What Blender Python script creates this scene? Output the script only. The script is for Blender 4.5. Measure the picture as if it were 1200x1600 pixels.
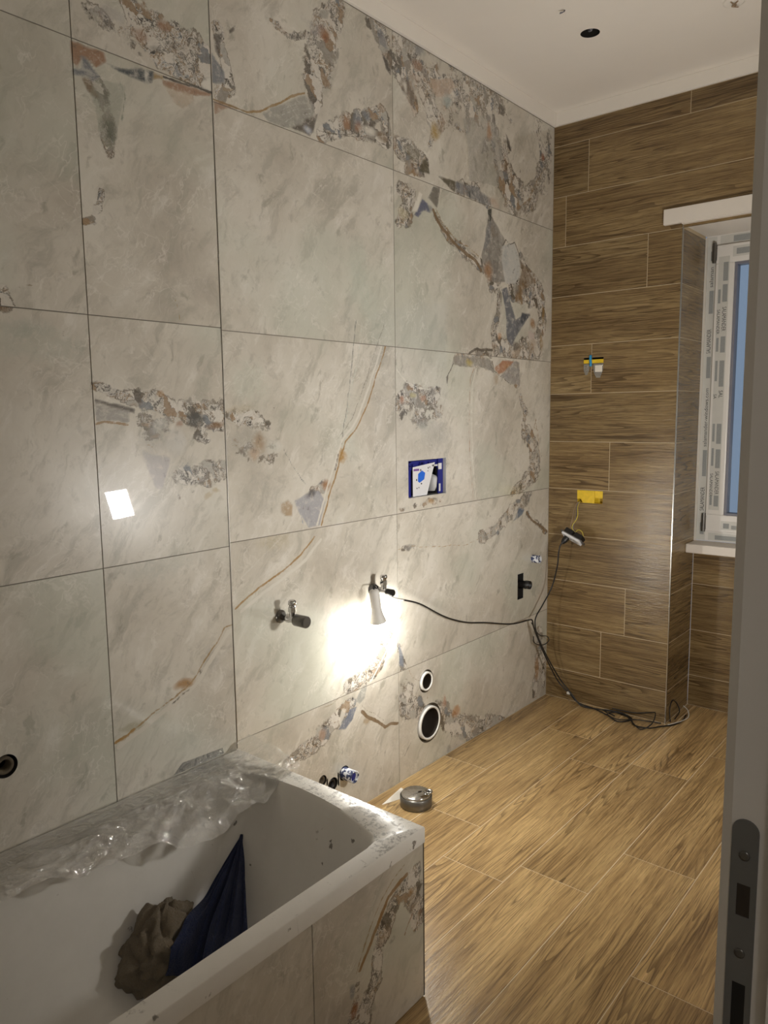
import bpy, bmesh, math, random
import numpy as np
from mathutils import Vector, Matrix

# ------------------------------------------------------------------ scene, camera, world, exposure
sc = bpy.context.scene
for o in list(bpy.data.objects): bpy.data.objects.remove(o, do_unlink=True)
C = sc.collection
R = math.radians
sc.view_settings.view_transform = 'Standard'
sc.view_settings.look = 'None'
sc.view_settings.exposure = 0.36
sc.view_settings.gamma = 1.0
sc.view_settings.use_curve_mapping = False

def make_camera():
    yaw, pitch, roll, f = 0.6945, -0.1274, -0.0123, 1183.18
    pos = Vector((-3.3151, -1.7212, 1.3976))
    fw = Vector((math.cos(yaw)*math.cos(pitch), math.sin(yaw)*math.cos(pitch), math.sin(pitch)))
    r = fw.cross(Vector((0, 0, 1))).normalized(); u = r.cross(fw)
    r2 = r*math.cos(roll)+u*math.sin(roll); u2 = -r*math.sin(roll)+u*math.cos(roll)
    m = Matrix((r2, u2, -fw)).transposed().to_4x4(); m.translation = pos
    cd = bpy.data.cameras.new('camera'); co = bpy.data.objects.new('camera', cd); C.objects.link(co)
    cd.sensor_fit = 'VERTICAL'; cd.sensor_height = 24.0; cd.lens = f/1600*24.0
    cd.clip_start = 0.02; co.matrix_world = m; sc.camera = co
make_camera()

BULB_POWER = 240.0      # radiance of the bulb's dome
FLOOD_POWER = 228.0     # radiance of the work light's panel
w = bpy.data.worlds.new('dusk'); sc.world = w; w.use_nodes = True
w.node_tree.nodes['Background'].inputs[0].default_value = (0.19, 0.25, 0.34, 1)
w.node_tree.nodes['Background'].inputs[1].default_value = 0.85

# ------------------------------------------------------------------ helpers
def lin(c):
    return tuple(((v/255)/12.92 if v/255 <= .04045 else ((v/255+.055)/1.055)**2.4) for v in c)

def link(name, me, m, parent=None):
    o = bpy.data.objects.new(name, me); C.objects.link(o)
    if m is not None and not me.materials: me.materials.append(m)
    if parent is not None: o.parent = parent
    return o

def tag(o, label, cat, group=None, kind=None):
    o['label'] = label; o['category'] = cat
    if group: o['group'] = group
    if kind: o['kind'] = kind
    return o

def struct(o, label, cat): return tag(o, label, cat, kind='structure')

def thing(name, label, cat, loc=(0, 0, 0), group=None):
    o = bpy.data.objects.new(name, None); C.objects.link(o); o.location = loc
    o.empty_display_size = .05
    return tag(o, label, cat, group)

def basis(d):
    d = Vector(d).normalized(); a = Vector((0, 0, 1)) if abs(d.z) < .9 else Vector((1, 0, 0))
    x = a.cross(d).normalized(); return x, d.cross(x), d

class MB:
    """collects boxes, lathes, tubes and polygons into one mesh"""
    def __init__(s): s.v = []; s.f = []; s.sm = []
    def add(s, vs, fs, smooth=False):
        n = len(s.v); s.v += [tuple(p) for p in vs]
        for f in fs: s.f.append([i+n for i in f]); s.sm.append(smooth)
        return s
    def box(s, a, b, M=None, bev=0.0):
        bm = bmesh.new(); bmesh.ops.create_cube(bm, size=1)
        a = Vector(a); b = Vector(b); c = (a+b)/2; d = b-a
        for v in bm.verts: v.co = Vector((v.co.x*d.x, v.co.y*d.y, v.co.z*d.z))+c
        if bev > 0: bmesh.ops.bevel(bm, geom=list(bm.edges), offset=bev, segments=2, affect='EDGES', profile=.5)
        bm.normal_update()
        vs = [(M @ v.co) if M is not None else v.co.copy() for v in bm.verts]
        bm.verts.index_update()
        s.add(vs, [[v.index for v in f.verts] for f in bm.faces]); bm.free(); return s
    def lathe(s, prof, o=(0, 0, 0), d=(0, 0, 1), n=24, smooth=True, caps=True, sx=1, sy=1):
        x, y, z = basis(d); o = Vector(o); vs = []; fs = []
        for r, h in prof:
            for k in range(n):
                a = 2*math.pi*k/n; vs.append(o+x*(r*sx*math.cos(a))+y*(r*sy*math.sin(a))+z*h)
        for i in range(len(prof)-1):
            for k in range(n):
                fs.append([i*n+k, i*n+(k+1) % n, (i+1)*n+(k+1) % n, (i+1)*n+k])
        s.add(vs, fs, smooth)
        if caps:
            if prof[0][0] > 1e-5: s.add([vs[k] for k in range(n)], [list(range(n))[::-1]])
            if prof[-1][0] > 1e-5: s.add([vs[(len(prof)-1)*n+k] for k in range(n)], [list(range(n))])
        return s
    def tube(s, pts, r, n=8, sub=6):
        P = [Vector(p) for p in pts]; Q = []
        for i in range(len(P)-1):
            p0 = P[max(i-1, 0)]; p1 = P[i]; p2 = P[i+1]; p3 = P[min(i+2, len(P)-1)]
            for k in range(sub):
                t = k/sub
                Q.append(.5*((2*p1)+(p2-p0)*t+(2*p0-5*p1+4*p2-p3)*t*t+(3*p1-p0-3*p2+p3)*t**3))
        Q.append(P[-1]); vs = []; fs = []; x = None
        for i, q in enumerate(Q):
            d = (Q[min(i+1, len(Q)-1)]-Q[max(i-1, 0)]).normalized()
            if x is None: x, y, _ = basis(d)
            x = (x-d*x.dot(d)).normalized(); y = d.cross(x)
            for k in range(n):
                a = 2*math.pi*k/n; vs.append(q+x*(r*math.cos(a))+y*(r*math.sin(a)))
        for i in range(len(Q)-1):
            for k in range(n): fs.append([i*n+k, i*n+(k+1) % n, (i+1)*n+(k+1) % n, (i+1)*n+k])
        fs.append(list(range(n))[::-1]); fs.append([(len(Q)-1)*n+k for k in range(n)])
        return s.add(vs, fs, True)
    def prism(s, pts, off):
        """closed planar polygon pushed along off"""
        n = len(pts); a = [Vector(p) for p in pts]; b = [p+Vector(off) for p in a]
        return s.add(a+b, [list(range(n)), list(range(n, 2*n))[::-1]]+[[i, i+n, (i+1) % n+n, (i+1) % n] for i in range(n)])
    def build(s, name, m, parent=None):
        me = bpy.data.meshes.new(name); me.from_pydata(s.v, [], s.f)
        me.polygons.foreach_set('use_smooth', s.sm)
        bm = bmesh.new(); bm.from_mesh(me); bmesh.ops.recalc_face_normals(bm, faces=bm.faces); bm.to_mesh(me); bm.free()
        me.update(); return link(name, me, m, parent)

# ------------------------------------------------------------------ numpy noise (for cloth, film and the outline of the marble figures)
def vnoise(p, seed=0):
    p = np.asarray(p, float); i = np.floor(p).astype(np.int64); f = p-i; f = f*f*(3-2*f); D = p.shape[-1]; out = 0
    for c in range(2**D):
        wgt = 1.0; h = np.full(p.shape[:-1], seed*974711 % 2147483647, dtype=np.int64)
        for d in range(D):
            b = (c >> d) & 1; wgt = wgt*(f[..., d] if b else 1-f[..., d])
            h = (h ^ ((i[..., d]+b)*(73856093, 19349663, 83492791)[d])) & 0x7fffffff
            h = (h*1103515245+12345) & 0x7fffffff
        h = (h ^ (h >> 13))*1274126177 & 0x7fffffff
        out = out+wgt*((h & 0xffff)/65535.0)
    return out
def fbm(p, seed=0, oct=4):
    p = np.asarray(p, float); a = .5; t = 0; n = 0
    for k in range(oct): t = t+a*vnoise(p*2**k, seed+k*7); n += a; a *= .5
    return t/n

# ------------------------------------------------------------------ materials
class NT:
    def __init__(s, name):
        s.m = bpy.data.materials.new(name); s.m.use_nodes = True; s.t = s.m.node_tree
        s.b = s.t.nodes['Principled BSDF']; s.out = s.t.nodes['Material Output']
    def n(s, typ, ins=None, **kw):
        nd = s.t.nodes.new(typ)
        for k, v in kw.items(): setattr(nd, k, v)
        for k, v in (ins or {}).items(): s.set(nd.inputs[k], v)
        return nd
    def set(s, inp, v):
        if isinstance(v, bpy.types.NodeSocket): s.t.links.new(v, inp)
        elif isinstance(v, tuple) and len(v) == 3 and inp.type == 'RGBA': inp.default_value = (*v, 1)
        else: inp.default_value = v
    def math(s, op, a, b=0.0, c=0.0, clamp=False):
        nd = s.t.nodes.new('ShaderNodeMath'); nd.operation = op; nd.use_clamp = clamp
        s.set(nd.inputs[0], a); s.set(nd.inputs[1], b); s.set(nd.inputs[2], c); return nd.outputs[0]
    def vmath(s, op, a, b=(0, 0, 0), sc=None):
        nd = s.t.nodes.new('ShaderNodeVectorMath'); nd.operation = op
        s.set(nd.inputs[0], a); s.set(nd.inputs[1], b)
        if sc is not None: s.set(nd.inputs['Scale'], sc)
        return nd.outputs[0]
    def mix(s, fac, a, b, mode='MIX'):
        nd = s.t.nodes.new('ShaderNodeMix'); nd.data_type = 'RGBA'; nd.blend_type = mode; nd.clamp_factor = True
        s.set(nd.inputs[0], fac); s.set(nd.inputs[6], a); s.set(nd.inputs[7], b); return nd.outputs[2]
    def ramp(s, fac, stops, interp='LINEAR'):
        nd = s.t.nodes.new('ShaderNodeValToRGB'); cr = nd.color_ramp; cr.interpolation = interp
        while len(cr.elements) < len(stops): cr.elements.new(.5)
        for e, (p, c) in zip(cr.elements, stops): e.position = p; e.color = (*c, 1) if len(c) == 3 else c
        s.set(nd.inputs[0], fac); return nd.outputs[0]
    def step(s, v, a, b):
        nd = s.t.nodes.new('ShaderNodeMapRange'); nd.interpolation_type = 'SMOOTHSTEP'
        s.set(nd.inputs[0], v); nd.inputs[1].default_value = a; nd.inputs[2].default_value = b
        nd.inputs[3].default_value = 0; nd.inputs[4].default_value = 1; return nd.outputs[0]
    def noise(s, vec, scale, detail=4, rough=.55, dist=0.0, col=False):
        nd = s.n('ShaderNodeTexNoise', {'Vector': vec, 'Scale': scale, 'Detail': detail, 'Roughness': rough, 'Distortion': dist})
        return nd.outputs['Color' if col else 'Fac']
    def map(s, vec, loc=(0, 0, 0), rot=(0, 0, 0), scale=(1, 1, 1)):
        return s.n('ShaderNodeMapping', {'Vector': vec, 'Location': loc, 'Rotation': rot, 'Scale': scale}).outputs[0]
    def attr(s, name, typ='GEOMETRY', out='Fac'):
        return s.n('ShaderNodeAttribute', attribute_name=name, attribute_type=typ).outputs[out]
    def obj(s): return s.n('ShaderNodeTexCoord').outputs['Object']
    def bump(s, h, strength=.2, dist=.002):
        s.set(s.b.inputs['Normal'], s.n('ShaderNodeBump', {'Height': h, 'Strength': strength, 'Distance': dist}).outputs[0])
    def fin(s, col=None, rough=None, metal=None, **kw):
        if col is not None: s.set(s.b.inputs['Base Color'], col)
        if rough is not None: s.set(s.b.inputs['Roughness'], rough)
        if metal is not None: s.set(s.b.inputs['Metallic'], metal)
        for k, v in kw.items(): s.set(s.b.inputs[k.replace('_', ' ')], v)
        return s.m

def simple(name, c, rough=.5, metal=0.0, var=.08, scale=30, bump=0.0):
    t = NT(name); v = t.obj(); nz = t.noise(v, scale, 4)
    c = lin(c); lo = tuple(x*(1-var) for x in c); hi = tuple(min(1, x*(1+var)) for x in c)
    if bump: t.bump(nz, bump, .002)
    return t.fin(t.mix(nz, lo, hi), t.math('MULTIPLY_ADD', nz, .12, rough-.06), metal)

def make_marble():
    t = NT('marble_tile'); p0 = t.obj(); seed = t.attr('seed', 'OBJECT')
    p = t.vmath('ADD', p0, t.n('ShaderNodeCombineXYZ', {'X': seed, 'Y': t.math('MULTIPLY', seed, .7), 'Z': t.math('MULTIPLY', seed, 1.3)}).outputs[0])
    turn = lambda v, a, s: t.map(t.map(v, rot=(0, R(a), 0)), scale=s)
    wv = t.vmath('SUBTRACT', t.noise(p, 3.5, 5, .6, col=True), (.5, .5, .5))
    pw = t.vmath('ADD', p, t.vmath('SCALE', wv, sc=.16))
    cloud = t.noise(pw, 2.6, 9, .64)
    base = t.ramp(cloud, [(.30, lin((172, 164, 151))), (.45, lin((196, 189, 176))), (.58, lin((208, 202, 190))), (.72, lin((217, 212, 201)))])
    st = t.noise(turn(pw, 55, (1.6, 1, 5.5)), 3.0, 9, .68)            # brush-like strokes climbing to the right
    base = t.mix(t.math('MULTIPLY', t.step(st, .50, .34), .60), base, lin((165, 160, 147)))
    base = t.mix(t.math('MULTIPLY', t.step(st, .54, .68), .55), base, lin((222, 217, 208)))
    spot = t.noise(turn(pw, 62, (1.5, 1, 3.0)), 7.5, 5, .6)
    base = t.mix(t.math('MULTIPLY', t.step(spot, .40, .29), .60), base, lin((150, 144, 130)))
    fine = t.noise(pw, 24, 8, .7)
    base = t.mix(t.math('MULTIPLY', t.step(fine, .46, .34), .30), base, lin((158, 152, 140)))
    gz = t.noise(p, 1.9, 3, .5)
    base = t.mix(t.math('MULTIPLY', t.step(gz, .50, .68), .45), base, lin((184, 189, 174)))
    for a, s_, k in ((48, 4.0, .40), (-30, 3.0, .28), (80, 6.0, .30)):
        vl = t.math('ABSOLUTE', t.math('SUBTRACT', t.noise(turn(pw, a, (1, 1, 2.6)), s_, 4, .55), .5))
        base = t.mix(t.math('MULTIPLY', t.math('MULTIPLY', t.step(vl, .009, 0.0), k), t.step(t.noise(p, 5, 2), .42, .6)), base, lin((228, 223, 214)))
    # broken fragments: folded crystalline bands plus single chips
    wf = t.vmath('ADD', p, t.vmath('SCALE', t.vmath('SUBTRACT', t.noise(p, 16, 5, .65, col=True), (.5, .5, .5)), sc=.085))
    W, G1, G2, T1, D1, D2, S1 = (214, 208, 198), (184, 179, 170), (146, 140, 131), (150, 126, 96), (100, 90, 78), (54, 48, 43), (128, 132, 136)
    fv = t.noise(turn(wf, 60, (1.0, 1, 1.8)), 13, 5, .62, .9)
    band = t.ramp(fv, [(.28, lin(D1)), (.34, lin(G1)), (.40, lin(W)), (.445, lin(D2)), (.465, lin(G2)), (.50, lin(W)), (.545, lin(D1)), (.56, lin(T1)), (.60, lin(W)), (.65, lin(S1)), (.70, lin(D2))])
    speck = t.noise(wf, 46, 5, .7)
    band = t.mix(t.step(speck, .43, .35), band, lin(D2)); band = t.mix(t.step(speck, .57, .66), band, lin(W))
    vo = t.n('ShaderNodeTexVoronoi', {'Vector': turn(wf, 35, (1.3, 1, .8)), 'Scale': 26.0})
    ve = t.n('ShaderNodeTexVoronoi', {'Vector': turn(wf, 35, (1.3, 1, .8)), 'Scale': 26.0}, feature='DISTANCE_TO_EDGE')
    sepc = t.n('ShaderNodeSeparateColor', {'Color': vo.outputs['Color']})
    chip = t.ramp(sepc.outputs[0], [(0, lin((212, 206, 196))), (.35, lin((172, 168, 160))), (.52, lin((140, 134, 124))), (.64, lin((146, 120, 90))), (.76, lin((112, 118, 124))), (.88, lin((78, 70, 60)))], 'CONSTANT')
    frag = t.mix(t.math('MULTIPLY', t.step(sepc.outputs[1], .52, .56), .85), band, chip)
    frag = t.mix(t.math('MULTIPLY', t.step(ve.outputs['Distance'], .045, .01), t.math('MULTIPLY', t.step(t.noise(p, 18, 2), .47, .57), .65)), frag, lin((74, 66, 56)))
    rus = t.noise(p, 7.3, 4, .6)
    frag = t.mix(t.math('MULTIPLY', t.step(rus, .56, .68), .4), frag, lin((160, 128, 92)))
    br = t.attr('brec')
    m = t.step(t.math('ADD', br, t.math('MULTIPLY', t.math('SUBTRACT', t.noise(p, 17, 6, .72), .5), 2.1)), .38, .62)
    col = t.mix(t.math('MULTIPLY', m, .95), base, frag)
    rimm = t.math('MULTIPLY', t.math('MULTIPLY', m, t.math('SUBTRACT', 1.0, m)), t.math('MULTIPLY', t.step(t.noise(p, 14, 3), .44, .58), 3.2))
    col = t.mix(rimm, col, lin((104, 94, 80)))
    # single coloured stones and clouds
    tc = t.n('ShaderNodeAttribute', attribute_name='tint'); ta = tc.outputs['Alpha']
    tn = t.noise(wf, 38, 6, .7)
    tcol = t.mix(t.step(tn, .50, .66), tc.outputs['Color'], t.mix(.5, tc.outputs['Color'], lin((214, 207, 196))))
    tcol = t.mix(t.step(tn, .44, .33), tcol, t.mix(.5, tcol, lin((76, 68, 60))))
    col = t.mix(t.math('MULTIPLY', ta, t.step(t.math('ADD', ta, t.math('MULTIPLY', t.math('SUBTRACT', tn, .5), 1.1)), .12, .40)), col, tcol)
    # drawn veins
    lc = t.n('ShaderNodeAttribute', attribute_name='line_color').outputs['Color']; ld = t.attr('line_distance')
    ln = t.math('SUBTRACT', t.noise(p, 60, 4, .7), .5)
    lf = t.step(t.math('MULTIPLY_ADD', ln, .006, ld), .0012, -.0010)
    col = t.mix(t.math('MULTIPLY', lf, t.math('MULTIPLY_ADD', t.noise(p, 35, 3), .6, .6, clamp=True)), col, lc)
    t.bump(t.noise(p, 3.5, 1), .03, .01)
    return t.fin(col, t.math('MULTIPLY_ADD', t.noise(p, 9, 4), .08, .26), Specular_IOR_Level=.30, Coat_Weight=.75, Coat_Roughness=.018)

def make_wood(name, dark=1.0, rough=.30):
    t = NT(name); v = t.obj(); seed = t.attr('seed', 'OBJECT')
    off = t.n('ShaderNodeCombineXYZ', {'X': t.math('MULTIPLY', seed, 7.3), 'Y': t.math('MULTIPLY', seed, 3.1), 'Z': seed}).outputs[0]
    p = t.vmath('ADD', v, off)
    wv = t.vmath('SCALE', t.vmath('SUBTRACT', t.noise(t.map(p, scale=(2, 6, 1)), 2.5, 3, col=True), (.5, .5, .5)), sc=.012)
    pw = t.vmath('ADD', p, wv)
    # cathedral figure: contour lines of a long stretched noise
    big = t.noise(t.map(pw, scale=(.40, 7.0, 1)), 1.5, 2, .40)
    ring = t.math('FRACT', t.math('MULTIPLY', big, 26))
    ringc = t.math('MULTIPLY', t.step(ring, .55, .97), t.step(t.noise(t.map(p, scale=(1, 4, 1)), 1.8, 2), .36, .60))
    streak = t.noise(t.map(pw, scale=(1.3, 55, 1)), 2.2, 7, .66)
    fine = t.noise(t.map(pw, scale=(5, 170, 1)), 2.6, 4, .6)
    tone = t.noise(t.map(p, scale=(.7, 5, 1)), 2.0, 3, .5)
    k = lambda c: tuple(x*dark for x in lin(c))
    col = t.ramp(t.math('ADD', t.math('MULTIPLY', streak, .6), t.math('MULTIPLY', tone, .4)), [(.34, k((102, 80, 50))), (.45, k((150, 122, 80))), (.58, k((178, 150, 103))), (.68, k((200, 173, 125)))])
    col = t.mix(t.math('MULTIPLY', ringc, .75), col, k((88, 66, 38)))
    col = t.mix(t.math('MULTIPLY', t.step(fine, .52, .34), .65), col, k((84, 63, 38)))
    sh = t.math('MULTIPLY_ADD', t.n('ShaderNodeTexWhiteNoise', {'W': seed}, noise_dimensions='1D').outputs['Value'], .24, .88)
    hs = t.n('ShaderNodeHueSaturation', {'Color': col, 'Value': sh, 'Saturation': .98})
    h = t.math('ADD', t.math('MULTIPLY', fine, .5), t.math('MULTIPLY', t.noise(t.map(p, scale=(12, 60, 1)), 3, 3, .6), .8))
    t.bump(h, .55, .0018)
    return t.fin(hs.outputs[0], t.math('MULTIPLY_ADD', fine, .14, rough-.07))

M = {}
M['marble'] = make_marble()
M['wood_floor'] = make_wood('oak_look_floor_tile', 1.38, .30)
M['wood_wall'] = make_wood('oak_look_wall_tile', .62, .22)
M['grout_dark'] = simple('marble_grout', (128, 121, 110), .8)
M['grout_light'] = simple('beige_grout', (224, 208, 180), .8)
M['grout_wall'] = simple('tan_grout', (186, 168, 138), .8)
M['plaster'] = simple('white_ceiling_paint', (236, 229, 220), .75, var=.03, scale=6)
M['cove'] = simple('white_cove_strip', (238, 232, 223), .6, var=.03, scale=12)
M['paint'] = simple('painted_wall', (214, 208, 198), .7, var=.05, scale=5)
M['hall'] = simple('hall_paint', (205, 200, 192), .8)
M['pvc'] = simple('white_window_profile', (226, 222, 216), .3, var=.02)
M['board'] = simple('white_reveal_board', (222, 214, 204), .4, var=.03)
M['chrome'] = simple('chrome', (205, 205, 205), .12, 1.0, .05)
M['steel'] = simple('brushed_steel_trim', (190, 188, 184), .25, 1.0, .05)
M['darkmetal'] = simple('dark_nickel', (120, 118, 114), .3, .8, .1)
M['black'] = simple('black_plastic', (24, 23, 23), .4, var=.2)
M['dark'] = simple('dark_cavity', (30, 27, 24), .9, var=.3)
M['cable'] = simple('black_cable', (26, 25, 25), .45)
M['wcable'] = simple('white_cable_sleeve', (200, 196, 188), .5)
M['lampwhite'] = simple('white_lamp_plastic', (205, 202, 196), .45, var=.03)
M['yellow'] = simple('yellow_box_plastic', (226, 190, 40), .45, var=.22, scale=60)
M['blueclip'] = simple('cyan_plastic', (40, 140, 190), .4)
M['blue'] = simple('dark_blue_liner', (30, 34, 120), .35, var=.25, scale=80)
M['brightblue'] = simple('bright_blue_print', (38, 104, 214), .4, var=.1)
M['card'] = simple('white_card', (222, 222, 224), .5, var=.03)
M['greycup'] = simple('grey_plastic_cup', (178, 178, 178), .5)
M['pipewhite'] = simple('white_pipe_rim', (226, 224, 218), .35, var=.06)
M['pipein'] = simple('dark_brown_pipe_inside', (52, 44, 37), .5, var=.3)
M['bitumen'] = simple('rough_sealant', (92, 82, 66), .9, var=.4, scale=120)
M['jamb'] = simple('grey_white_lacquer', (226, 222, 215), .35, var=.02)
M['strike'] = simple('grey_strike_plate', (120, 120, 118), .45, .3, .06)
M['paper'] = simple('white_paper', (225, 218, 205), .7)
M['print'] = simple('grey_print', (150, 152, 150), .6, var=.15, scale=220)
M['ink'] = simple('black_ink', (46, 46, 48), .6)
M['purple'] = simple('purple_ink', (120, 84, 150), .6)
M['tape'] = simple('pale_protective_tape', (205, 203, 196), .35, var=.06)
M['wire_yg'] = simple('yellow_green_wire', (206, 190, 70), .45, var=.2)
M['wire_br'] = simple('brown_wire', (150, 128, 104), .45)
M['wire_bl'] = simple('blue_grey_wire', (120, 120, 130), .45)
M['seal'] = simple('white_sealant', (214, 208, 198), .6)

def make_foil():
    t = NT('blue_white_foil_wrap'); v = t.obj(); n = t.noise(v, 70, 3, .6)
    return t.fin(t.mix(t.step(n, .46, .54), lin((44, 54, 92)), lin((214, 216, 220))), .3)
M['foil'] = make_foil()

def make_tub():
    t = NT('dusty_white_acrylic'); v = t.obj()
    sx = t.n('ShaderNodeSeparateXYZ', {'Vector': v})
    n1 = t.noise(v, 14, 6, .7); n2 = t.noise(v, 90, 5, .7); n3 = t.noise(t.map(v, scale=(3, 1, .35)), 16, 5, .65)
    c = t.mix(n1, lin((216, 212, 204)), lin((232, 228, 221)))
    top = t.step(sx.outputs[2], .4385, .4395)
    foot = t.step(sx.outputs[0], -2.42, -1.99)
    dust = t.math('MULTIPLY', t.math('MULTIPLY', top, t.step(n2, .44, .60)), t.math('MULTIPLY', t.step(t.math('ADD', n1, t.math('MULTIPLY', foot, .22)), .58, .72), .8))
    c = t.mix(dust, c, lin((146, 142, 135)))
    spots = t.math('MULTIPLY', t.step(t.noise(v, 26, 3, .55), .70, .735), t.step(n1, .40, .50))
    c = t.mix(t.math('MULTIPLY', spots, .8), c, lin((92, 82, 70)))
    drip = t.math('MULTIPLY', t.step(n3, .66, .74), t.step(sx.outputs[0], -2.55, -2.15))
    c = t.mix(t.math('MULTIPLY', drip, .45), c, lin((128, 116, 100)))
    t.bump(n2, .06, .002)
    return t.fin(c, t.math('MULTIPLY_ADD', dust, .45, .24))
M['tub'] = make_tub()

def make_film():
    t = NT('clear_protective_film'); v = t.obj()
    n = t.noise(v, 30, 5, .62, .8); d = t.noise(v, 60, 4, .6)
    bp = t.n('ShaderNodeBump', {'Height': n, 'Strength': .8, 'Distance': .014}).outputs[0]
    gl = t.n('ShaderNodeBsdfGlossy', {'Color': (.95, .95, .94), 'Roughness': .06, 'Normal': bp})
    df = t.n('ShaderNodeBsdfDiffuse', {'Color': (.90, .89, .86), 'Normal': bp})
    tr = t.n('ShaderNodeBsdfTransparent', {'Color': (.97, .97, .96)})
    fr = t.n('ShaderNodeFresnel', {'IOR': 1.5, 'Normal': bp})
    a = t.n('ShaderNodeMixShader', {0: t.math('MULTIPLY_ADD', t.step(d, .5, .7), .16, .14), 1: tr.outputs[0], 2: df.outputs[0]})
    b = t.n('ShaderNodeMixShader', {0: t.math('MULTIPLY_ADD', fr.outputs[0], 2.2, .05, clamp=True), 1: a.outputs[0], 2: gl.outputs[0]})
    t.t.links.new(b.outputs[0], t.out.inputs[0]); return t.m
M['film'] = make_film()

def make_glass():
    t = NT('window_glass')
    gl = t.n('ShaderNodeBsdfGlossy', {'Roughness': .03}); tr = t.n('ShaderNodeBsdfTransparent', {'Color': (.93, .95, .96)})
    fr = t.n('ShaderNodeFresnel', {'IOR': 1.45}); nz = t.noise(t.obj(), 4, 2)
    mx = t.n('ShaderNodeMixShader', {0: t.math('MULTIPLY', fr.outputs[0], t.math('MULTIPLY_ADD', nz, .1, .9)), 1: tr.outputs[0], 2: gl.outputs[0]})
    t.t.links.new(mx.outputs[0], t.out.inputs[0]); return t.m
M['glass'] = make_glass()

def make_cloth(name, a, b, scale):
    t = NT(name); v = t.obj(); n = t.noise(v, scale, 5, .7); n2 = t.noise(v, 14, 3)
    t.bump(n, 1.0, .010)
    return t.fin(t.mix(t.math('ADD', t.math('MULTIPLY', n, .6), t.math('MULTIPLY', n2, .4)), lin(a), lin(b)), .95, Sheen_Weight=.15)
M['towel'] = make_cloth('beige_terry', (112, 98, 78), (176, 160, 134), 260)
M['bluecloth'] = make_cloth('navy_cloth', (14, 24, 58), (30, 52, 108), 180)

def make_emit(name, c, s):
    t = NT(name); n = t.noise(t.obj(), 3, 1)
    e = t.n('ShaderNodeEmission', {'Color': c, 'Strength': t.math('MULTIPLY_ADD', n, .02*s, .99*s)})
    t.t.links.new(e.outputs[0], t.out.inputs[0]); return t.m
M['bulb'] = make_emit('bulb_glow', (1.0, .975, .91), BULB_POWER)
M['hallglow'] = make_emit('added_hall_lamp_glow', (1.0, .96, .92), 26.0)
M['flood'] = make_emit('led_panel_glow', (1.0, .97, .92), FLOOD_POWER)

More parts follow.
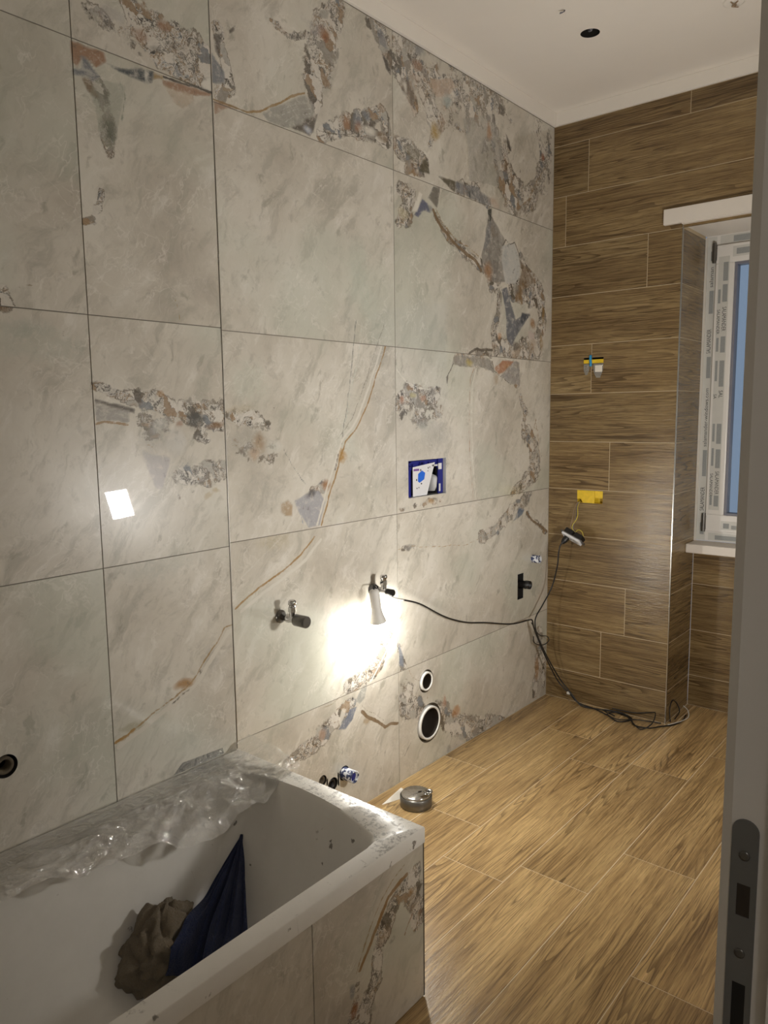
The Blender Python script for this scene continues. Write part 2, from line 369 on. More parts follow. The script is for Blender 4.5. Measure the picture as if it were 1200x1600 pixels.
# ------------------------------------------------------------------ marble figures: wall coordinates (x, z) in metres
# ('B', strength, [(x, z, radius)...])  zones of broken fragments;  ('P', colour, opacity, outline)  single stones
# ('L', colour, width, points)  veins;  ('E', colour, opacity, (x, z, rx, rz))  soft clouds
WALL_VEINS = [
 ('B',1,[(-2.221,2.367,0.015),(-2.177,2.33,0.034),(-2.115,2.311,0.047),(-2.041,2.295,0.055),(-1.998,2.27,0.036)]),
 ('B',0.55,[(-2.317,2.32,0.014),(-2.271,2.296,0.018),(-2.214,2.288,0.018)]),
 ('E',(150,112,84),0.8,(-2.124,2.352,0.019,0.014)),
 ('E',(150,112,84),0.6,(-2.185,2.307,0.021,0.018)),
 ('E',(72,66,60),0.7,(-2.097,2.308,0.014,0.008)),
 ('E',(72,66,60),0.7,(-2.195,2.259,0.007,0.005)),
 ('E',(95,88,80),0.5,(-2.144,2.283,0.021,0.009)),
 ('E',(165,160,160),0.4,(-2.261,2.324,0.044,0.021)),
 ('P',(222,217,206),0.9,[(-2.017,2.249),(-1.992,2.269),(-1.982,2.272),(-1.984,2.237),(-2.008,2.24)]),
 ('P',(150,112,84),0.9,[(-2.367,2.231),(-2.315,2.233),(-2.287,2.232),(-2.282,2.21),(-2.31,2.192),(-2.329,2.205),(-2.343,2.203),(-2.357,2.179),(-2.369,2.184)]),
 ('P',(116,120,126),0.95,[(-2.343,2.206),(-2.331,2.205),(-2.316,2.188),(-2.298,2.174),(-2.32,2.159),(-2.335,2.165),(-2.37,2.16),(-2.369,2.171),(-2.348,2.177)]),
 ('P',(122,101,76),0.85,[(-2.348,2.159),(-2.327,2.164),(-2.313,2.147),(-2.306,2.13),(-2.317,2.127),(-2.337,2.136)]),
 ('P',(70,78,84),0.95,[(-2.28,2.207),(-2.244,2.211),(-2.192,2.23),(-2.154,2.233),(-2.161,2.208),(-2.185,2.201),(-2.219,2.203),(-2.253,2.201)]),
 ('P',(222,217,206),0.8,[(-2.181,2.228),(-2.171,2.227),(-2.174,2.207),(-2.179,2.205)]),
 ('P',(152,124,80),0.9,[(-2.153,2.231),(-2.124,2.233),(-2.13,2.223),(-2.157,2.216)]),
 ('P',(150,112,84),0.85,[(-2.13,2.222),(-2.073,2.232),(-2.044,2.229),(-1.982,2.233),(-1.986,2.226),(-2.035,2.211),(-2.065,2.21),(-2.112,2.208),(-2.129,2.21)]),
 ('L',(72,66,60),0.006,[(-2.127,2.23),(-2.083,2.232),(-1.982,2.235)]),
 ('P',(172,148,118),0.45,[(-2.125,2.209),(-2.045,2.213),(-2.04,2.199),(-2.076,2.17),(-2.104,2.177)]),
 ('P',(150,152,138),0.45,[(-2.311,2.17),(-2.234,2.175),(-2.255,2.091),(-2.268,2.042),(-2.276,2.017),(-2.301,2.025),(-2.31,2.062),(-2.324,2.1),(-2.327,2.127)]),
 ('B',0.6,[(-2.304,2.161,0.018),(-2.291,2.116,0.021),(-2.287,2.047,0.021),(-2.279,2.013,0.012)]),
 ('E',(108,110,98),0.8,(-2.288,2.061,0.022,0.024)),
 ('L',(150,152,138),0.004,[(-2.249,2.178),(-2.237,2.153),(-2.251,2.092)]),
 ('B',0.9,[(-2.362,1.85,0.01),(-2.343,1.856,0.009),(-2.322,1.887,0.007),(-2.314,1.923,0.006)]),
 ('P',(72,66,60),0.8,[(-1.933,2.409),(-1.907,2.418),(-1.911,2.383),(-1.917,2.353),(-1.931,2.368)]),
 ('P',(116,120,126),0.9,[(-1.942,2.361),(-1.899,2.322),(-1.898,2.298),(-1.946,2.283)]),
 ('P',(72,66,60),0.85,[(-1.882,2.439),(-1.857,2.456),(-1.86,2.441),(-1.883,2.428)]),
 ('B',0.9,[(-1.919,2.428,0.014),(-1.903,2.361,0.012),(-1.882,2.302,0.016),(-1.917,2.259,0.021)]),
 ('P',(152,124,80),0.5,[(-1.909,2.286),(-1.867,2.294),(-1.879,2.282),(-1.914,2.273)]),
 ('P',(150,112,84),0.7,[(-1.943,2.243),(-1.907,2.246),(-1.845,2.244),(-1.908,2.226),(-1.939,2.201)]),
 ('L',(152,124,80),0.006,[(-1.829,2.243),(-1.781,2.256),(-1.744,2.279),(-1.693,2.307),(-1.654,2.337),(-1.6,2.36)]),
 ('L',(140,118,80),0.004,[(-1.943,2.243),(-1.885,2.242),(-1.829,2.243)]),
 ('P',(152,150,142),0.85,[(-1.774,2.253),(-1.732,2.281),(-1.675,2.311),(-1.641,2.337),(-1.592,2.358),(-1.56,2.337),(-1.556,2.31),(-1.595,2.285),(-1.617,2.26),(-1.67,2.243),(-1.746,2.24)]),
 ('L',(190,188,182),0.002,[(-1.694,2.286),(-1.641,2.319),(-1.588,2.338)]),
 ('L',(190,188,182),0.002,[(-1.695,2.272),(-1.629,2.308),(-1.572,2.324)]),
 ('L',(190,188,182),0.002,[(-1.683,2.257),(-1.629,2.29),(-1.567,2.311)]),
 ('P',(95,88,80),0.95,[(-1.657,2.244),(-1.612,2.266),(-1.6,2.287),(-1.556,2.307),(-1.542,2.318),(-1.563,2.262),(-1.577,2.243),(-1.618,2.244)]),
 ('E',(178,184,196),0.95,(-1.585,2.26,0.015,0.012)),
 ('B',1,[(-1.448,2.663,0.028),(-1.491,2.58,0.043),(-1.528,2.485,0.047),(-1.558,2.402,0.029),(-1.555,2.329,0.018)]),
 ('E',(150,112,84),0.9,(-1.506,2.56,0.024,0.022)),
 ('E',(150,90,40),0.7,(-1.501,2.549,0.012,0.012)),
 ('P',(150,147,139),0.7,[(-1.523,2.623),(-1.481,2.633),(-1.49,2.608),(-1.53,2.597)]),
 ('B',0.7,[(-1.722,2.518,0.007),(-1.66,2.502,0.009),(-1.581,2.53,0.012),(-1.526,2.54,0.016)]),
 ('E',(95,88,80),0.6,(-1.447,2.521,0.009,0.016)),
 ('E',(165,160,160),0.4,(-1.553,2.558,0.029,0.023)),
 ('B',1,[(-1.527,2.258,0.018),(-1.447,2.306,0.024),(-1.354,2.35,0.025),(-1.233,2.404,0.022),(-1.2,2.322,0.017),(-1.265,2.32,0.019),(-1.355,2.311,0.017)]),
 ('E',(116,120,126),0.9,(-1.361,2.349,0.019,0.025)),
 ('E',(116,120,126),0.9,(-1.312,2.378,0.019,0.019)),
 ('E',(150,112,84),0.8,(-1.355,2.327,0.016,0.015)),
 ('E',(150,112,84),0.8,(-1.414,2.321,0.018,0.018)),
 ('E',(222,217,206),0.8,(-1.297,2.33,0.038,0.017)),
 ('E',(122,101,76),0.8,(-1.234,2.328,0.029,0.015)),
 ('L',(95,88,80),0.004,[(-1.212,2.416),(-1.196,2.4),(-1.203,2.357),(-1.19,2.325)]),
 ('L',(95,88,80),0.003,[(-1.544,2.254),(-1.477,2.279),(-1.418,2.287),(-1.324,2.307),(-1.258,2.307),(-1.19,2.312)]),
 ('B',0.9,[(-1.274,2.671,0.023),(-1.218,2.637,0.028),(-1.178,2.589,0.022)]),
 ('P',(72,66,60),0.95,[(-1.233,2.598),(-1.199,2.583),(-1.182,2.558),(-1.183,2.539),(-1.21,2.553)]),
 ('P',(116,120,126),0.6,[(-1.264,2.67),(-1.218,2.663),(-1.199,2.613),(-1.239,2.62)]),
 ('B',1,[(-1.146,2.668,0.035),(-1.079,2.622,0.049),(-1.012,2.59,0.046),(-0.975,2.537,0.032)]),
 ('B',1,[(-1.151,2.568,0.018),(-1.08,2.527,0.027),(-1.051,2.476,0.018),(-1.055,2.454,0.007)]),
 ('E',(84,70,54),0.85,(-1.102,2.525,0.023,0.027)),
 ('E',(84,70,54),0.7,(-1.062,2.501,0.017,0.032)),
 ('E',(222,217,206),0.8,(-1.106,2.526,0.01,0.018)),
 ('E',(150,112,84),0.7,(-1.035,2.619,0.034,0.018)),
 ('E',(116,120,126),0.6,(-1.023,2.676,0.034,0.02)),
 ('E',(150,147,139),0.6,(-1.089,2.671,0.033,0.022)),
 ('E',(72,66,60),0.8,(-0.989,2.608,0.014,0.014)),
 ('E',(95,88,80),0.5,(-1.133,2.594,0.02,0.018)),
 ('B',0.9,[(-1.005,2.55,0.023),(-0.959,2.509,0.028),(-0.896,2.467,0.024)]),
 ('B',0.75,[(-0.959,2.59,0.028),(-0.846,2.616,0.038),(-0.761,2.612,0.059),(-0.626,2.664,0.066),(-0.481,2.646,0.042)]),
 ('P',(188,168,150),0.75,[(-0.958,2.598),(-0.825,2.647),(-0.795,2.624),(-0.846,2.571),(-0.927,2.551)]),
 ('E',(165,175,172),0.8,(-0.854,2.555,0.029,0.021)),
 ('E',(222,217,206),0.7,(-0.808,2.586,0.018,0.022)),
 ('E',(116,120,126),0.4,(-0.778,2.6,0.022,0.024)),
 ('E',(168,140,78),0.9,(-0.932,2.428,0.028,0.028)),
 ('E',(122,101,76),0.5,(-0.896,2.449,0.021,0.019)),
 ('B',0.8,[(-0.967,2.474,0.016),(-0.936,2.427,0.021),(-0.96,2.37,0.012)]),
 ('B',1,[(-1.148,2.323,0.027),(-1.064,2.318,0.036),(-1.008,2.296,0.028),(-1.083,2.266,0.023)]),
 ('P',(88,82,64),0.9,[(-1.031,2.267),(-1.0,2.316),(-0.973,2.305),(-0.961,2.271),(-1.008,2.268)]),
 ('E',(110,104,84),0.6,(-1.072,2.32,0.048,0.023)),
 ('P',(150,147,139),0.5,[(-0.748,2.523),(-0.53,2.6),(-0.449,2.487),(-0.497,2.325),(-0.702,2.305),(-0.712,2.415)]),
 ('L',(176,170,150),0.005,[(-0.752,2.522),(-0.725,2.459),(-0.712,2.391),(-0.707,2.304)]),
 ('B',0.9,[(-0.555,2.613,0.023),(-0.504,2.479,0.037),(-0.448,2.412,0.053),(-0.373,2.33,0.071),(-0.252,2.307,0.039),(-0.134,2.429,0.034),(-0.095,2.526,0.032),(-0.126,2.578,0.014)]),
 ('E',(168,126,86),0.8,(-0.554,2.527,0.015,0.031)),
 ('P',(72,66,60),0.95,[(-0.429,2.553),(-0.398,2.53),(-0.381,2.489),(-0.413,2.499)]),
 ('P',(95,88,80),0.9,[(-0.477,2.659),(-0.441,2.65),(-0.451,2.627),(-0.471,2.636)]),
 ('E',(150,84,50),0.8,(-0.107,2.534,0.013,0.017)),
 ('L',(95,88,80),0.003,[(-0.418,2.475),(-0.375,2.421),(-0.342,2.376),(-0.308,2.344)]),
 ('L',(152,124,80),0.003,[(-0.082,2.496),(-0.163,2.415),(-0.218,2.336),(-0.307,2.278)]),
 ('B',0.55,[(-0.38,2.712,0.027),(-0.188,2.703,0.022)]),
 ('B',0.5,[(-0.05,2.66,0.017),(-0.047,2.565,0.017)]),
 ('P',(98,92,78),0.95,[(-0.917,2.277),(-0.791,2.284),(-0.8,2.24),(-0.847,2.251)]),
 ('P',(116,120,126),0.6,[(-0.791,2.281),(-0.647,2.293),(-0.536,2.267),(-0.551,2.236),(-0.67,2.24),(-0.791,2.244)]),
 ('B',1,[(-0.774,2.264,0.022),(-0.67,2.269,0.025),(-0.556,2.248,0.016)]),
 ('E',(60,66,70),0.8,(-0.702,2.257,0.011,0.018)),
 ('E',(188,168,150),0.8,(-0.516,2.26,0.036,0.018)),
 ('B',0.44,[(-1.078,2.664,0.058),(-0.887,2.652,0.08),(-0.672,2.661,0.085),(-0.431,2.66,0.069)]),
 ('B',0.42,[(-0.928,2.507,0.061),(-0.625,2.545,0.086),(-0.374,2.382,0.081)]),
 ('B',0.4,[(-0.158,2.672,0.045),(-0.065,2.56,0.046),(-0.091,2.416,0.046)]),
 ('B',0.95,[(-1.136,2.183,0.022),(-1.085,2.161,0.036),(-1.115,2.09,0.027),(-1.152,2.062,0.013)]),
 ('P',(84,90,116),0.9,[(-1.059,2.111),(-1.009,2.174),(-0.978,2.165),(-0.962,2.136),(-1.009,2.132),(-1.033,2.105)]),
 ('P',(222,217,206),0.9,[(-1.07,2.12),(-1.028,2.199),(-1.009,2.192),(-1.04,2.126)]),
 ('P',(120,116,108),0.95,[(-0.977,2.187),(-0.941,2.233),(-0.897,2.236),(-0.917,2.161),(-0.942,2.172)]),
 ('E',(116,120,126),0.6,(-0.962,2.15,0.021,0.012)),
 ('E',(190,178,140),0.5,(-1.123,2.1,0.031,0.023)),
 ('L',(122,101,76),0.014,[(-0.942,2.149),(-0.914,2.113),(-0.86,2.081),(-0.782,2.041),(-0.724,2.026),(-0.65,2.007),(-0.612,1.977)]),
 ('L',(152,124,80),0.004,[(-0.926,2.157),(-0.889,2.12),(-0.834,2.087),(-0.769,2.058),(-0.701,2.054),(-0.631,2.025)]),
 ('B',0.7,[(-0.93,2.135,0.014),(-0.847,2.069,0.017),(-0.715,2.017,0.018),(-0.597,1.989,0.018)]),
 ('P',(136,132,126),0.8,[(-0.56,2.204),(-0.516,2.187),(-0.433,2.132),(-0.442,2.058),(-0.42,1.955),(-0.497,1.941),(-0.582,1.956),(-0.612,2.033),(-0.584,2.112)]),
 ('B',1,[(-0.535,2.171,0.021),(-0.514,2.073,0.04),(-0.513,1.97,0.043)]),
 ('P',(55,58,56),0.95,[(-0.565,2.221),(-0.536,2.231),(-0.54,2.183),(-0.56,2.174)]),
 ('E',(160,120,84),0.8,(-0.558,1.979,0.028,0.032)),
 ('P',(116,120,126),0.55,[(-0.584,2.117),(-0.545,2.182),(-0.535,2.115),(-0.593,2.048)]),
 ('P',(192,192,188),0.92,[(-0.448,2.098),(-0.396,2.117),(-0.353,2.129),(-0.297,2.052),(-0.301,1.997),(-0.339,1.957),(-0.42,1.947),(-0.452,2.03)]),
 ('E',(160,165,165),0.5,(-0.421,2.048,0.016,0.038)),
 ('L',(95,88,80),0.005,[(-0.448,2.098),(-0.423,2.129),(-0.385,2.113),(-0.348,2.13),(-0.303,2.078)]),
 ('B',1,[(-0.303,2.078,0.014),(-0.245,2.018,0.023),(-0.126,1.969,0.023)]),
 ('P',(122,101,76),0.7,[(-0.308,2.064),(-0.234,2.039),(-0.163,1.987),(-0.266,1.941),(-0.311,1.955),(-0.285,2.026)]),
 ('B',1,[(-0.366,1.93,0.033),(-0.226,1.938,0.051),(-0.119,1.921,0.041)]),
 ('P',(130,106,76),0.85,[(-0.339,1.946),(-0.267,1.96),(-0.288,1.889),(-0.338,1.879)]),
 ('E',(150,147,139),0.7,(-0.333,1.934,0.025,0.022)),
 ('P',(108,112,119),0.95,[(-0.451,1.917),(-0.409,1.935),(-0.37,1.859),(-0.331,1.803),(-0.264,1.837),(-0.206,1.842),(-0.24,1.803),(-0.329,1.735),(-0.361,1.686),(-0.405,1.716),(-0.418,1.836)]),
 ('P',(72,80,90),0.9,[(-0.297,1.801),(-0.281,1.841),(-0.2,1.837),(-0.28,1.788)]),
 ('B',0.9,[(-0.466,1.892,0.014),(-0.475,1.817,0.016),(-0.51,1.748,0.019),(-0.494,1.662,0.022)]),
 ('L',(72,66,60),0.003,[(-0.451,1.92),(-0.486,1.869),(-0.491,1.821),(-0.47,1.791),(-0.515,1.74),(-0.499,1.67)]),
 ('L',(72,66,60),0.003,[(-0.364,1.854),(-0.331,1.803),(-0.297,1.784)]),
 ('B',1,[(-0.468,1.685,0.027),(-0.333,1.66,0.039),(-0.161,1.689,0.047),(-0.096,1.78,0.03),(-0.099,1.88,0.026)]),
 ('E',(150,105,52),0.8,(-0.182,1.802,0.022,0.02)),
 ('E',(150,118,62),0.7,(-0.086,1.847,0.013,0.035)),
 ('E',(150,118,62),0.7,(-0.095,1.722,0.013,0.041)),
 ('E',(200,185,178),0.9,(-0.192,1.747,0.026,0.017)),
 ('E',(95,88,80),0.8,(-0.328,1.691,0.025,0.023)),
 ('E',(190,140,96),0.7,(-0.464,1.723,0.016,0.016)),
 ('L',(95,88,80),0.01,[(-0.7,1.64),(-0.643,1.661),(-0.609,1.658),(-0.525,1.663)]),
 ('B',0.7,[(-0.643,1.651,0.013),(-0.545,1.649,0.016)]),
 ('P',(150,146,138),0.85,[(-0.804,1.625),(-0.545,1.628),(-0.508,1.568),(-0.643,1.597),(-0.69,1.585),(-0.76,1.587),(-0.818,1.59)]),
 ('B',0.9,[(-0.782,1.611,0.018),(-0.643,1.618,0.021),(-0.544,1.596,0.019)]),
 ('E',(190,172,100),0.7,(-0.695,1.603,0.023,0.013)),
 ('P',(172,124,94),0.92,[(-0.508,1.587),(-0.441,1.624),(-0.344,1.629),(-0.382,1.594),(-0.467,1.564)]),
 ('P',(150,146,142),0.8,[(-0.456,1.559),(-0.344,1.629),(-0.293,1.623),(-0.291,1.522),(-0.37,1.526)]),
 ('B',0.9,[(-0.414,1.558,0.014),(-0.327,1.596,0.023),(-0.314,1.527,0.017)]),
 ('L',(95,88,80),0.004,[(-0.545,1.628),(-0.529,1.589),(-0.477,1.564),(-0.37,1.526)]),
 ('L',(95,88,80),0.004,[(-0.809,1.595),(-0.831,1.569),(-0.848,1.549),(-0.857,1.51)]),
 ('P',(95,88,80),0.8,[(-0.861,1.539),(-0.844,1.554),(-0.849,1.502)]),
 ('L',(222,217,206),0.005,[(-1.167,1.557),(-1.112,1.515),(-1.035,1.496),(-0.967,1.49)]),
 ('B',0.85,[(-1.154,1.439,0.021),(-1.101,1.481,0.033),(-1.016,1.459,0.036),(-0.913,1.477,0.02)]),
 ('B',0.5,[(-1.125,1.405,0.028),(-1.016,1.392,0.034),(-0.892,1.416,0.025)]),
 ('E',(120,116,108),0.6,(-1.116,1.504,0.021,0.014)),
 ('E',(200,188,130),0.5,(-1.075,1.468,0.025,0.012)),
 ('E',(176,130,100),0.7,(-1.139,1.451,0.014,0.016)),
 ('E',(176,130,100),0.6,(-1.012,1.459,0.018,0.012)),
 ('E',(132,128,122),0.6,(-0.963,1.483,0.033,0.012)),
 ('E',(140,140,134),0.7,(-1.017,1.359,0.029,0.014)),
 ('E',(150,147,139),0.35,(-0.968,1.338,0.095,0.063)),
 ('E',(150,147,139),0.3,(-1.098,1.152,0.064,0.095)),
 ('E',(150,147,139),0.25,(-0.849,1.291,0.091,0.076)),
 ('L',(168,138,108),0.0035,[(-0.662,1.583),(-0.69,1.539),(-0.699,1.389),(-0.694,1.22),(-0.664,1.045)]),
 ('L',(226,222,212),0.004,[(-0.647,1.584),(-0.676,1.519),(-0.68,1.389),(-0.674,1.219),(-0.644,1.043)]),
 ('L',(180,172,156),0.002,[(-0.633,1.572),(-0.661,1.506),(-0.666,1.389),(-0.66,1.218),(-0.634,1.042)]),
 ('B',0.9,[(-0.279,1.471,0.011),(-0.243,1.408,0.017)]),
 ('B',0.55,[(-0.242,1.385,0.02),(-0.252,1.299,0.026)]),
 ('B',1,[(-0.217,1.321,0.02),(-0.161,1.237,0.033),(-0.134,1.152,0.036),(-0.188,1.096,0.033),(-0.35,1.044,0.011)]),
 ('L',(160,126,84),0.004,[(-0.146,1.37),(-0.12,1.31),(-0.105,1.235),(-0.091,1.174)]),
 ('L',(152,124,80),0.003,[(-0.134,1.37),(-0.157,1.332),(-0.114,1.319)]),
 ('E',(172,148,118),0.5,(-0.492,1.544,0.025,0.027)),
 ('B',1,[(-0.198,1.037,0.021),(-0.256,0.983,0.026),(-0.348,0.957,0.029),(-0.425,0.923,0.02),(-0.5,0.889,0.02),(-0.603,0.875,0.022)]),
 ('P',(82,102,124),0.85,[(-0.336,0.912),(-0.28,0.971),(-0.232,0.954),(-0.279,0.923)]),
 ('P',(222,217,206),0.6,[(-0.348,0.922),(-0.315,0.983),(-0.291,0.975),(-0.319,0.919)]),
 ('E',(110,106,100),0.7,(-0.221,1.004,0.027,0.03)),
 ('E',(150,147,139),0.6,(-0.578,0.877,0.049,0.019)),
 ('L',(122,101,76),0.012,[(-0.214,0.943),(-0.171,0.902),(-0.089,0.865),(-0.01,0.827)]),
 ('B',0.6,[(-0.208,0.936,0.012),(-0.095,0.869,0.015),(-0.017,0.828,0.012)]),
 ('L',(168,142,104),0.0028,[(-1.17,0.905),(-1.101,0.909),(-1.001,0.89),(-0.85,0.874),(-0.721,0.858),(-0.623,0.872)]),
 ('E',(130,126,120),0.8,(-1.109,0.905,0.032,0.01)),
 ('B',0.6,[(-1.148,0.904,0.009),(-1.07,0.9,0.01)]),
 ('L',(168,142,104),0.002,[(-0.623,0.872),(-0.484,0.898),(-0.376,0.96)]),
 ('E',(122,101,76),0.7,(-1.145,1.052,0.014,0.007)),
 ('E',(170,130,70),0.6,(-0.962,1.065,0.019,0.01)),
 ('B',0.5,[(-1.13,1.052,0.012),(-1.019,1.063,0.015),(-0.894,1.066,0.013)]),
 ('L',(158,126,80),0.0056,[(-1.183,1.712),(-1.223,1.646),(-1.267,1.56),(-1.31,1.478),(-1.345,1.412),(-1.396,1.348),(-1.445,1.311),(-1.468,1.265),(-1.497,1.203),(-1.527,1.142),(-1.55,1.085),(-1.569,1.041)]),
 ('L',(158,126,80),0.0056,[(-1.599,1.011),(-1.664,0.958),(-1.748,0.922),(-1.841,0.887),(-1.933,0.843)]),
 ('L',(213,208,197),0.008,[(-1.204,1.715),(-1.244,1.649),(-1.287,1.563),(-1.33,1.482),(-1.364,1.417),(-1.415,1.353),(-1.463,1.316),(-1.486,1.27),(-1.516,1.209),(-1.545,1.148),(-1.567,1.091),(-1.587,1.047)]),
 ('L',(210,205,194),0.01,[(-1.573,0.995),(-1.639,0.942),(-1.724,0.906),(-1.818,0.871),(-1.912,0.827)]),
 ('L',(146,140,128),0.003,[(-1.229,1.717),(-1.268,1.651),(-1.311,1.567),(-1.353,1.486),(-1.387,1.421),(-1.437,1.358),(-1.485,1.321)]),
 ('L',(140,140,132),0.004,[(-1.383,1.713),(-1.399,1.607),(-1.424,1.48),(-1.449,1.375),(-1.463,1.307)]),
 ('L',(200,204,194),0.003,[(-1.351,1.716),(-1.373,1.588),(-1.415,1.481),(-1.443,1.375)]),
 ('L',(95,88,80),0.0035,[(-1.463,1.312),(-1.476,1.295),(-1.483,1.266),(-1.5,1.218)]),
 ('E',(168,128,60),0.9,(-1.462,1.265,0.019,0.021)),
 ('E',(150,104,60),0.85,(-1.538,1.175,0.019,0.017)),
 ('B',0.7,[(-1.556,1.174,0.017),(-1.601,1.153,0.016)]),
 ('L',(168,128,60),0.003,[(-1.467,1.291),(-1.452,1.252)]),
 ('P',(158,158,164),0.85,[(-1.686,1.136),(-1.629,1.151),(-1.577,1.159),(-1.549,1.117),(-1.575,1.042),(-1.627,1.042),(-1.668,1.098)]),
 ('E',(80,78,80),0.8,(-1.612,1.148,0.018,0.012)),
 ('L',(190,188,182),0.003,[(-1.642,1.115),(-1.627,1.048)]),
 ('L',(140,150,170),0.004,[(-1.665,1.097),(-1.65,1.055)]),
 ('P',(172,148,118),0.9,[(-1.74,1.131),(-1.713,1.137),(-1.692,1.12),(-1.696,1.091),(-1.725,1.09),(-1.743,1.112)]),
 ('E',(165,130,84),0.8,(-1.822,1.32,0.02,0.028)),
 ('E',(190,150,110),0.6,(-1.845,1.284,0.017,0.015)),
 ('B',0.7,[(-1.932,1.409,0.015),(-1.855,1.39,0.022),(-1.795,1.371,0.019)]),
 ('E',(150,147,139),0.4,(-1.858,1.325,0.084,0.056)),
 ('E',(150,147,139),0.3,(-1.816,1.171,0.1,0.086)),
 ('B',0.4,[(-1.916,1.364,0.022),(-1.836,1.268,0.023),(-1.76,1.283,0.015)]),
 ('E',(200,198,188),0.7,(-1.764,1.309,0.029,0.015)),
 ('E',(186,168,140),0.45,(-1.897,1.418,0.055,0.011)),
 ('L',(138,138,130),0.004,[(-1.725,1.301),(-1.695,1.251),(-1.656,1.202),(-1.634,1.18)]),
 ('E',(165,150,110),0.35,(-1.771,1.02,0.088,0.035)),
 ('E',(186,190,174),0.4,(-1.851,1.492,0.084,0.074)),
 ('E',(184,190,176),0.4,(-1.366,1.881,0.057,0.128)),
 ('E',(186,192,178),0.35,(-1.303,1.762,0.049,0.065)),
 ('L',(205,200,190),0.003,[(-1.9,0.932),(-1.744,1.026)]),
 ('P',(84,77,69),0.95,[(-2.363,1.443),(-2.326,1.435),(-2.258,1.423),(-2.259,1.411),(-2.285,1.415),(-2.335,1.428),(-2.362,1.434)]),
 ('P',(146,142,136),0.8,[(-2.361,1.428),(-2.276,1.414),(-2.277,1.39),(-2.362,1.387)]),
 ('L',(150,118,72),0.006,[(-2.362,1.383),(-2.338,1.387),(-2.309,1.385),(-2.28,1.383)]),
 ('B',0.9,[(-2.356,1.475,0.011),(-2.291,1.452,0.012),(-2.212,1.442,0.021),(-2.162,1.418,0.023)]),
 ('B',0.85,[(-2.108,1.418,0.02),(-2.047,1.401,0.034),(-1.982,1.409,0.028)]),
 ('B',0.5,[(-2.249,1.418,0.019),(-2.225,1.379,0.026),(-2.178,1.37,0.023)]),
 ('E',(78,78,74),0.9,(-2.077,1.393,0.023,0.02)),
 ('B',1,[(-2.066,1.35,0.015),(-2.05,1.336,0.012)]),
 ('E',(122,88,48),0.85,(-2.017,1.373,0.029,0.01)),
 ('B',0.8,[(-2.028,1.37,0.01),(-1.996,1.359,0.009)]),
 ('E',(150,112,84),0.7,(-2.129,1.385,0.015,0.01)),
 ('E',(158,118,64),0.8,(-2.187,1.455,0.012,0.008)),
 ('E',(172,148,118),0.8,(-2.228,1.382,0.014,0.006)),
 ('E',(172,148,118),0.7,(-2.204,1.354,0.01,0.006)),
 ('L',(152,124,80),0.003,[(-2.264,1.329),(-2.227,1.331),(-2.209,1.322)]),
 ('P',(168,162,162),0.85,[(-2.243,1.314),(-2.162,1.294),(-2.172,1.254),(-2.189,1.214),(-2.208,1.221),(-2.231,1.275)]),
 ('E',(206,203,196),0.7,(-2.136,1.335,0.03,0.033)),
 ('E',(200,198,192),0.6,(-2.193,1.378,0.022,0.015)),
 ('E',(150,147,139),0.4,(-2.208,1.338,0.063,0.039)),
 ('B',0.65,[(-2.127,1.248,0.027),(-2.066,1.239,0.034),(-2.001,1.252,0.025)]),
 ('B',0.4,[(-2.139,1.202,0.013),(-2.035,1.219,0.017)]),
 ('E',(172,150,104),0.6,(-2.021,1.199,0.016,0.007)),
 ('E',(172,150,104),0.5,(-2.045,1.185,0.013,0.009)),
 ('E',(95,88,80),0.5,(-2.064,1.233,0.013,0.01)),
 ('L',(160,140,100),0.003,[(-2.125,1.698),(-2.117,1.678),(-2.109,1.639)]),
 ('E',(175,172,158),0.5,(-2.047,1.486,0.036,0.024)),
 ('B',0.9,[(-2.563,1.668,0.016),(-2.558,1.648,0.019),(-2.545,1.639,0.011)]),
 ('L',(150,136,112),0.003,[(-2.521,1.682),(-2.493,1.689)]),
 ('E',(165,172,158),0.35,(-2.488,1.559,0.149,0.042)),
 ('E',(160,164,152),0.35,(-2.208,1.025,0.149,0.05)),
 ('E',(165,170,158),0.3,(-2.528,1.598,0.083,0.019)),
 ('L',(152,124,82),0.004,[(-1.944,0.82),(-2.012,0.807),(-2.047,0.763),(-2.086,0.728),(-2.116,0.694),(-2.148,0.672),(-2.19,0.655),(-2.25,0.633),(-2.307,0.612),(-2.363,0.589)]),
 ('L',(206,200,188),0.013,[(-1.93,0.807),(-1.999,0.794),(-2.035,0.751),(-2.074,0.715),(-2.104,0.681),(-2.136,0.66),(-2.178,0.642),(-2.239,0.621),(-2.297,0.6),(-2.353,0.577)]),
 ('L',(96,88,76),0.0035,[(-2.096,0.712),(-2.101,0.682),(-2.121,0.67),(-2.159,0.658),(-2.186,0.646)]),
 ('E',(158,116,62),0.85,(-2.153,0.687,0.028,0.014)),
 ('L',(158,120,60),0.008,[(-2.311,0.61),(-2.335,0.598),(-2.361,0.59)]),
 ('E',(150,140,110),0.5,(-2.316,0.62,0.039,0.013)),
 ('E',(150,147,139),0.4,(-2.06,0.73,0.032,0.046)),
 ('B',0.95,[(-1.22,0.598,0.014),(-1.258,0.554,0.023),(-1.303,0.503,0.028),(-1.384,0.473,0.025),(-1.452,0.456,0.02)]),
 ('L',(222,217,206),0.006,[(-1.187,0.603),(-1.233,0.548),(-1.296,0.485),(-1.339,0.446)]),
 ('L',(152,124,80),0.003,[(-1.198,0.622),(-1.236,0.583)]),
 ('P',(104,114,132),0.9,[(-1.511,0.322),(-1.471,0.355),(-1.45,0.381),(-1.41,0.375),(-1.435,0.336),(-1.472,0.313)]),
 ('P',(222,217,206),0.7,[(-1.51,0.349),(-1.486,0.392),(-1.467,0.386),(-1.498,0.334)]),
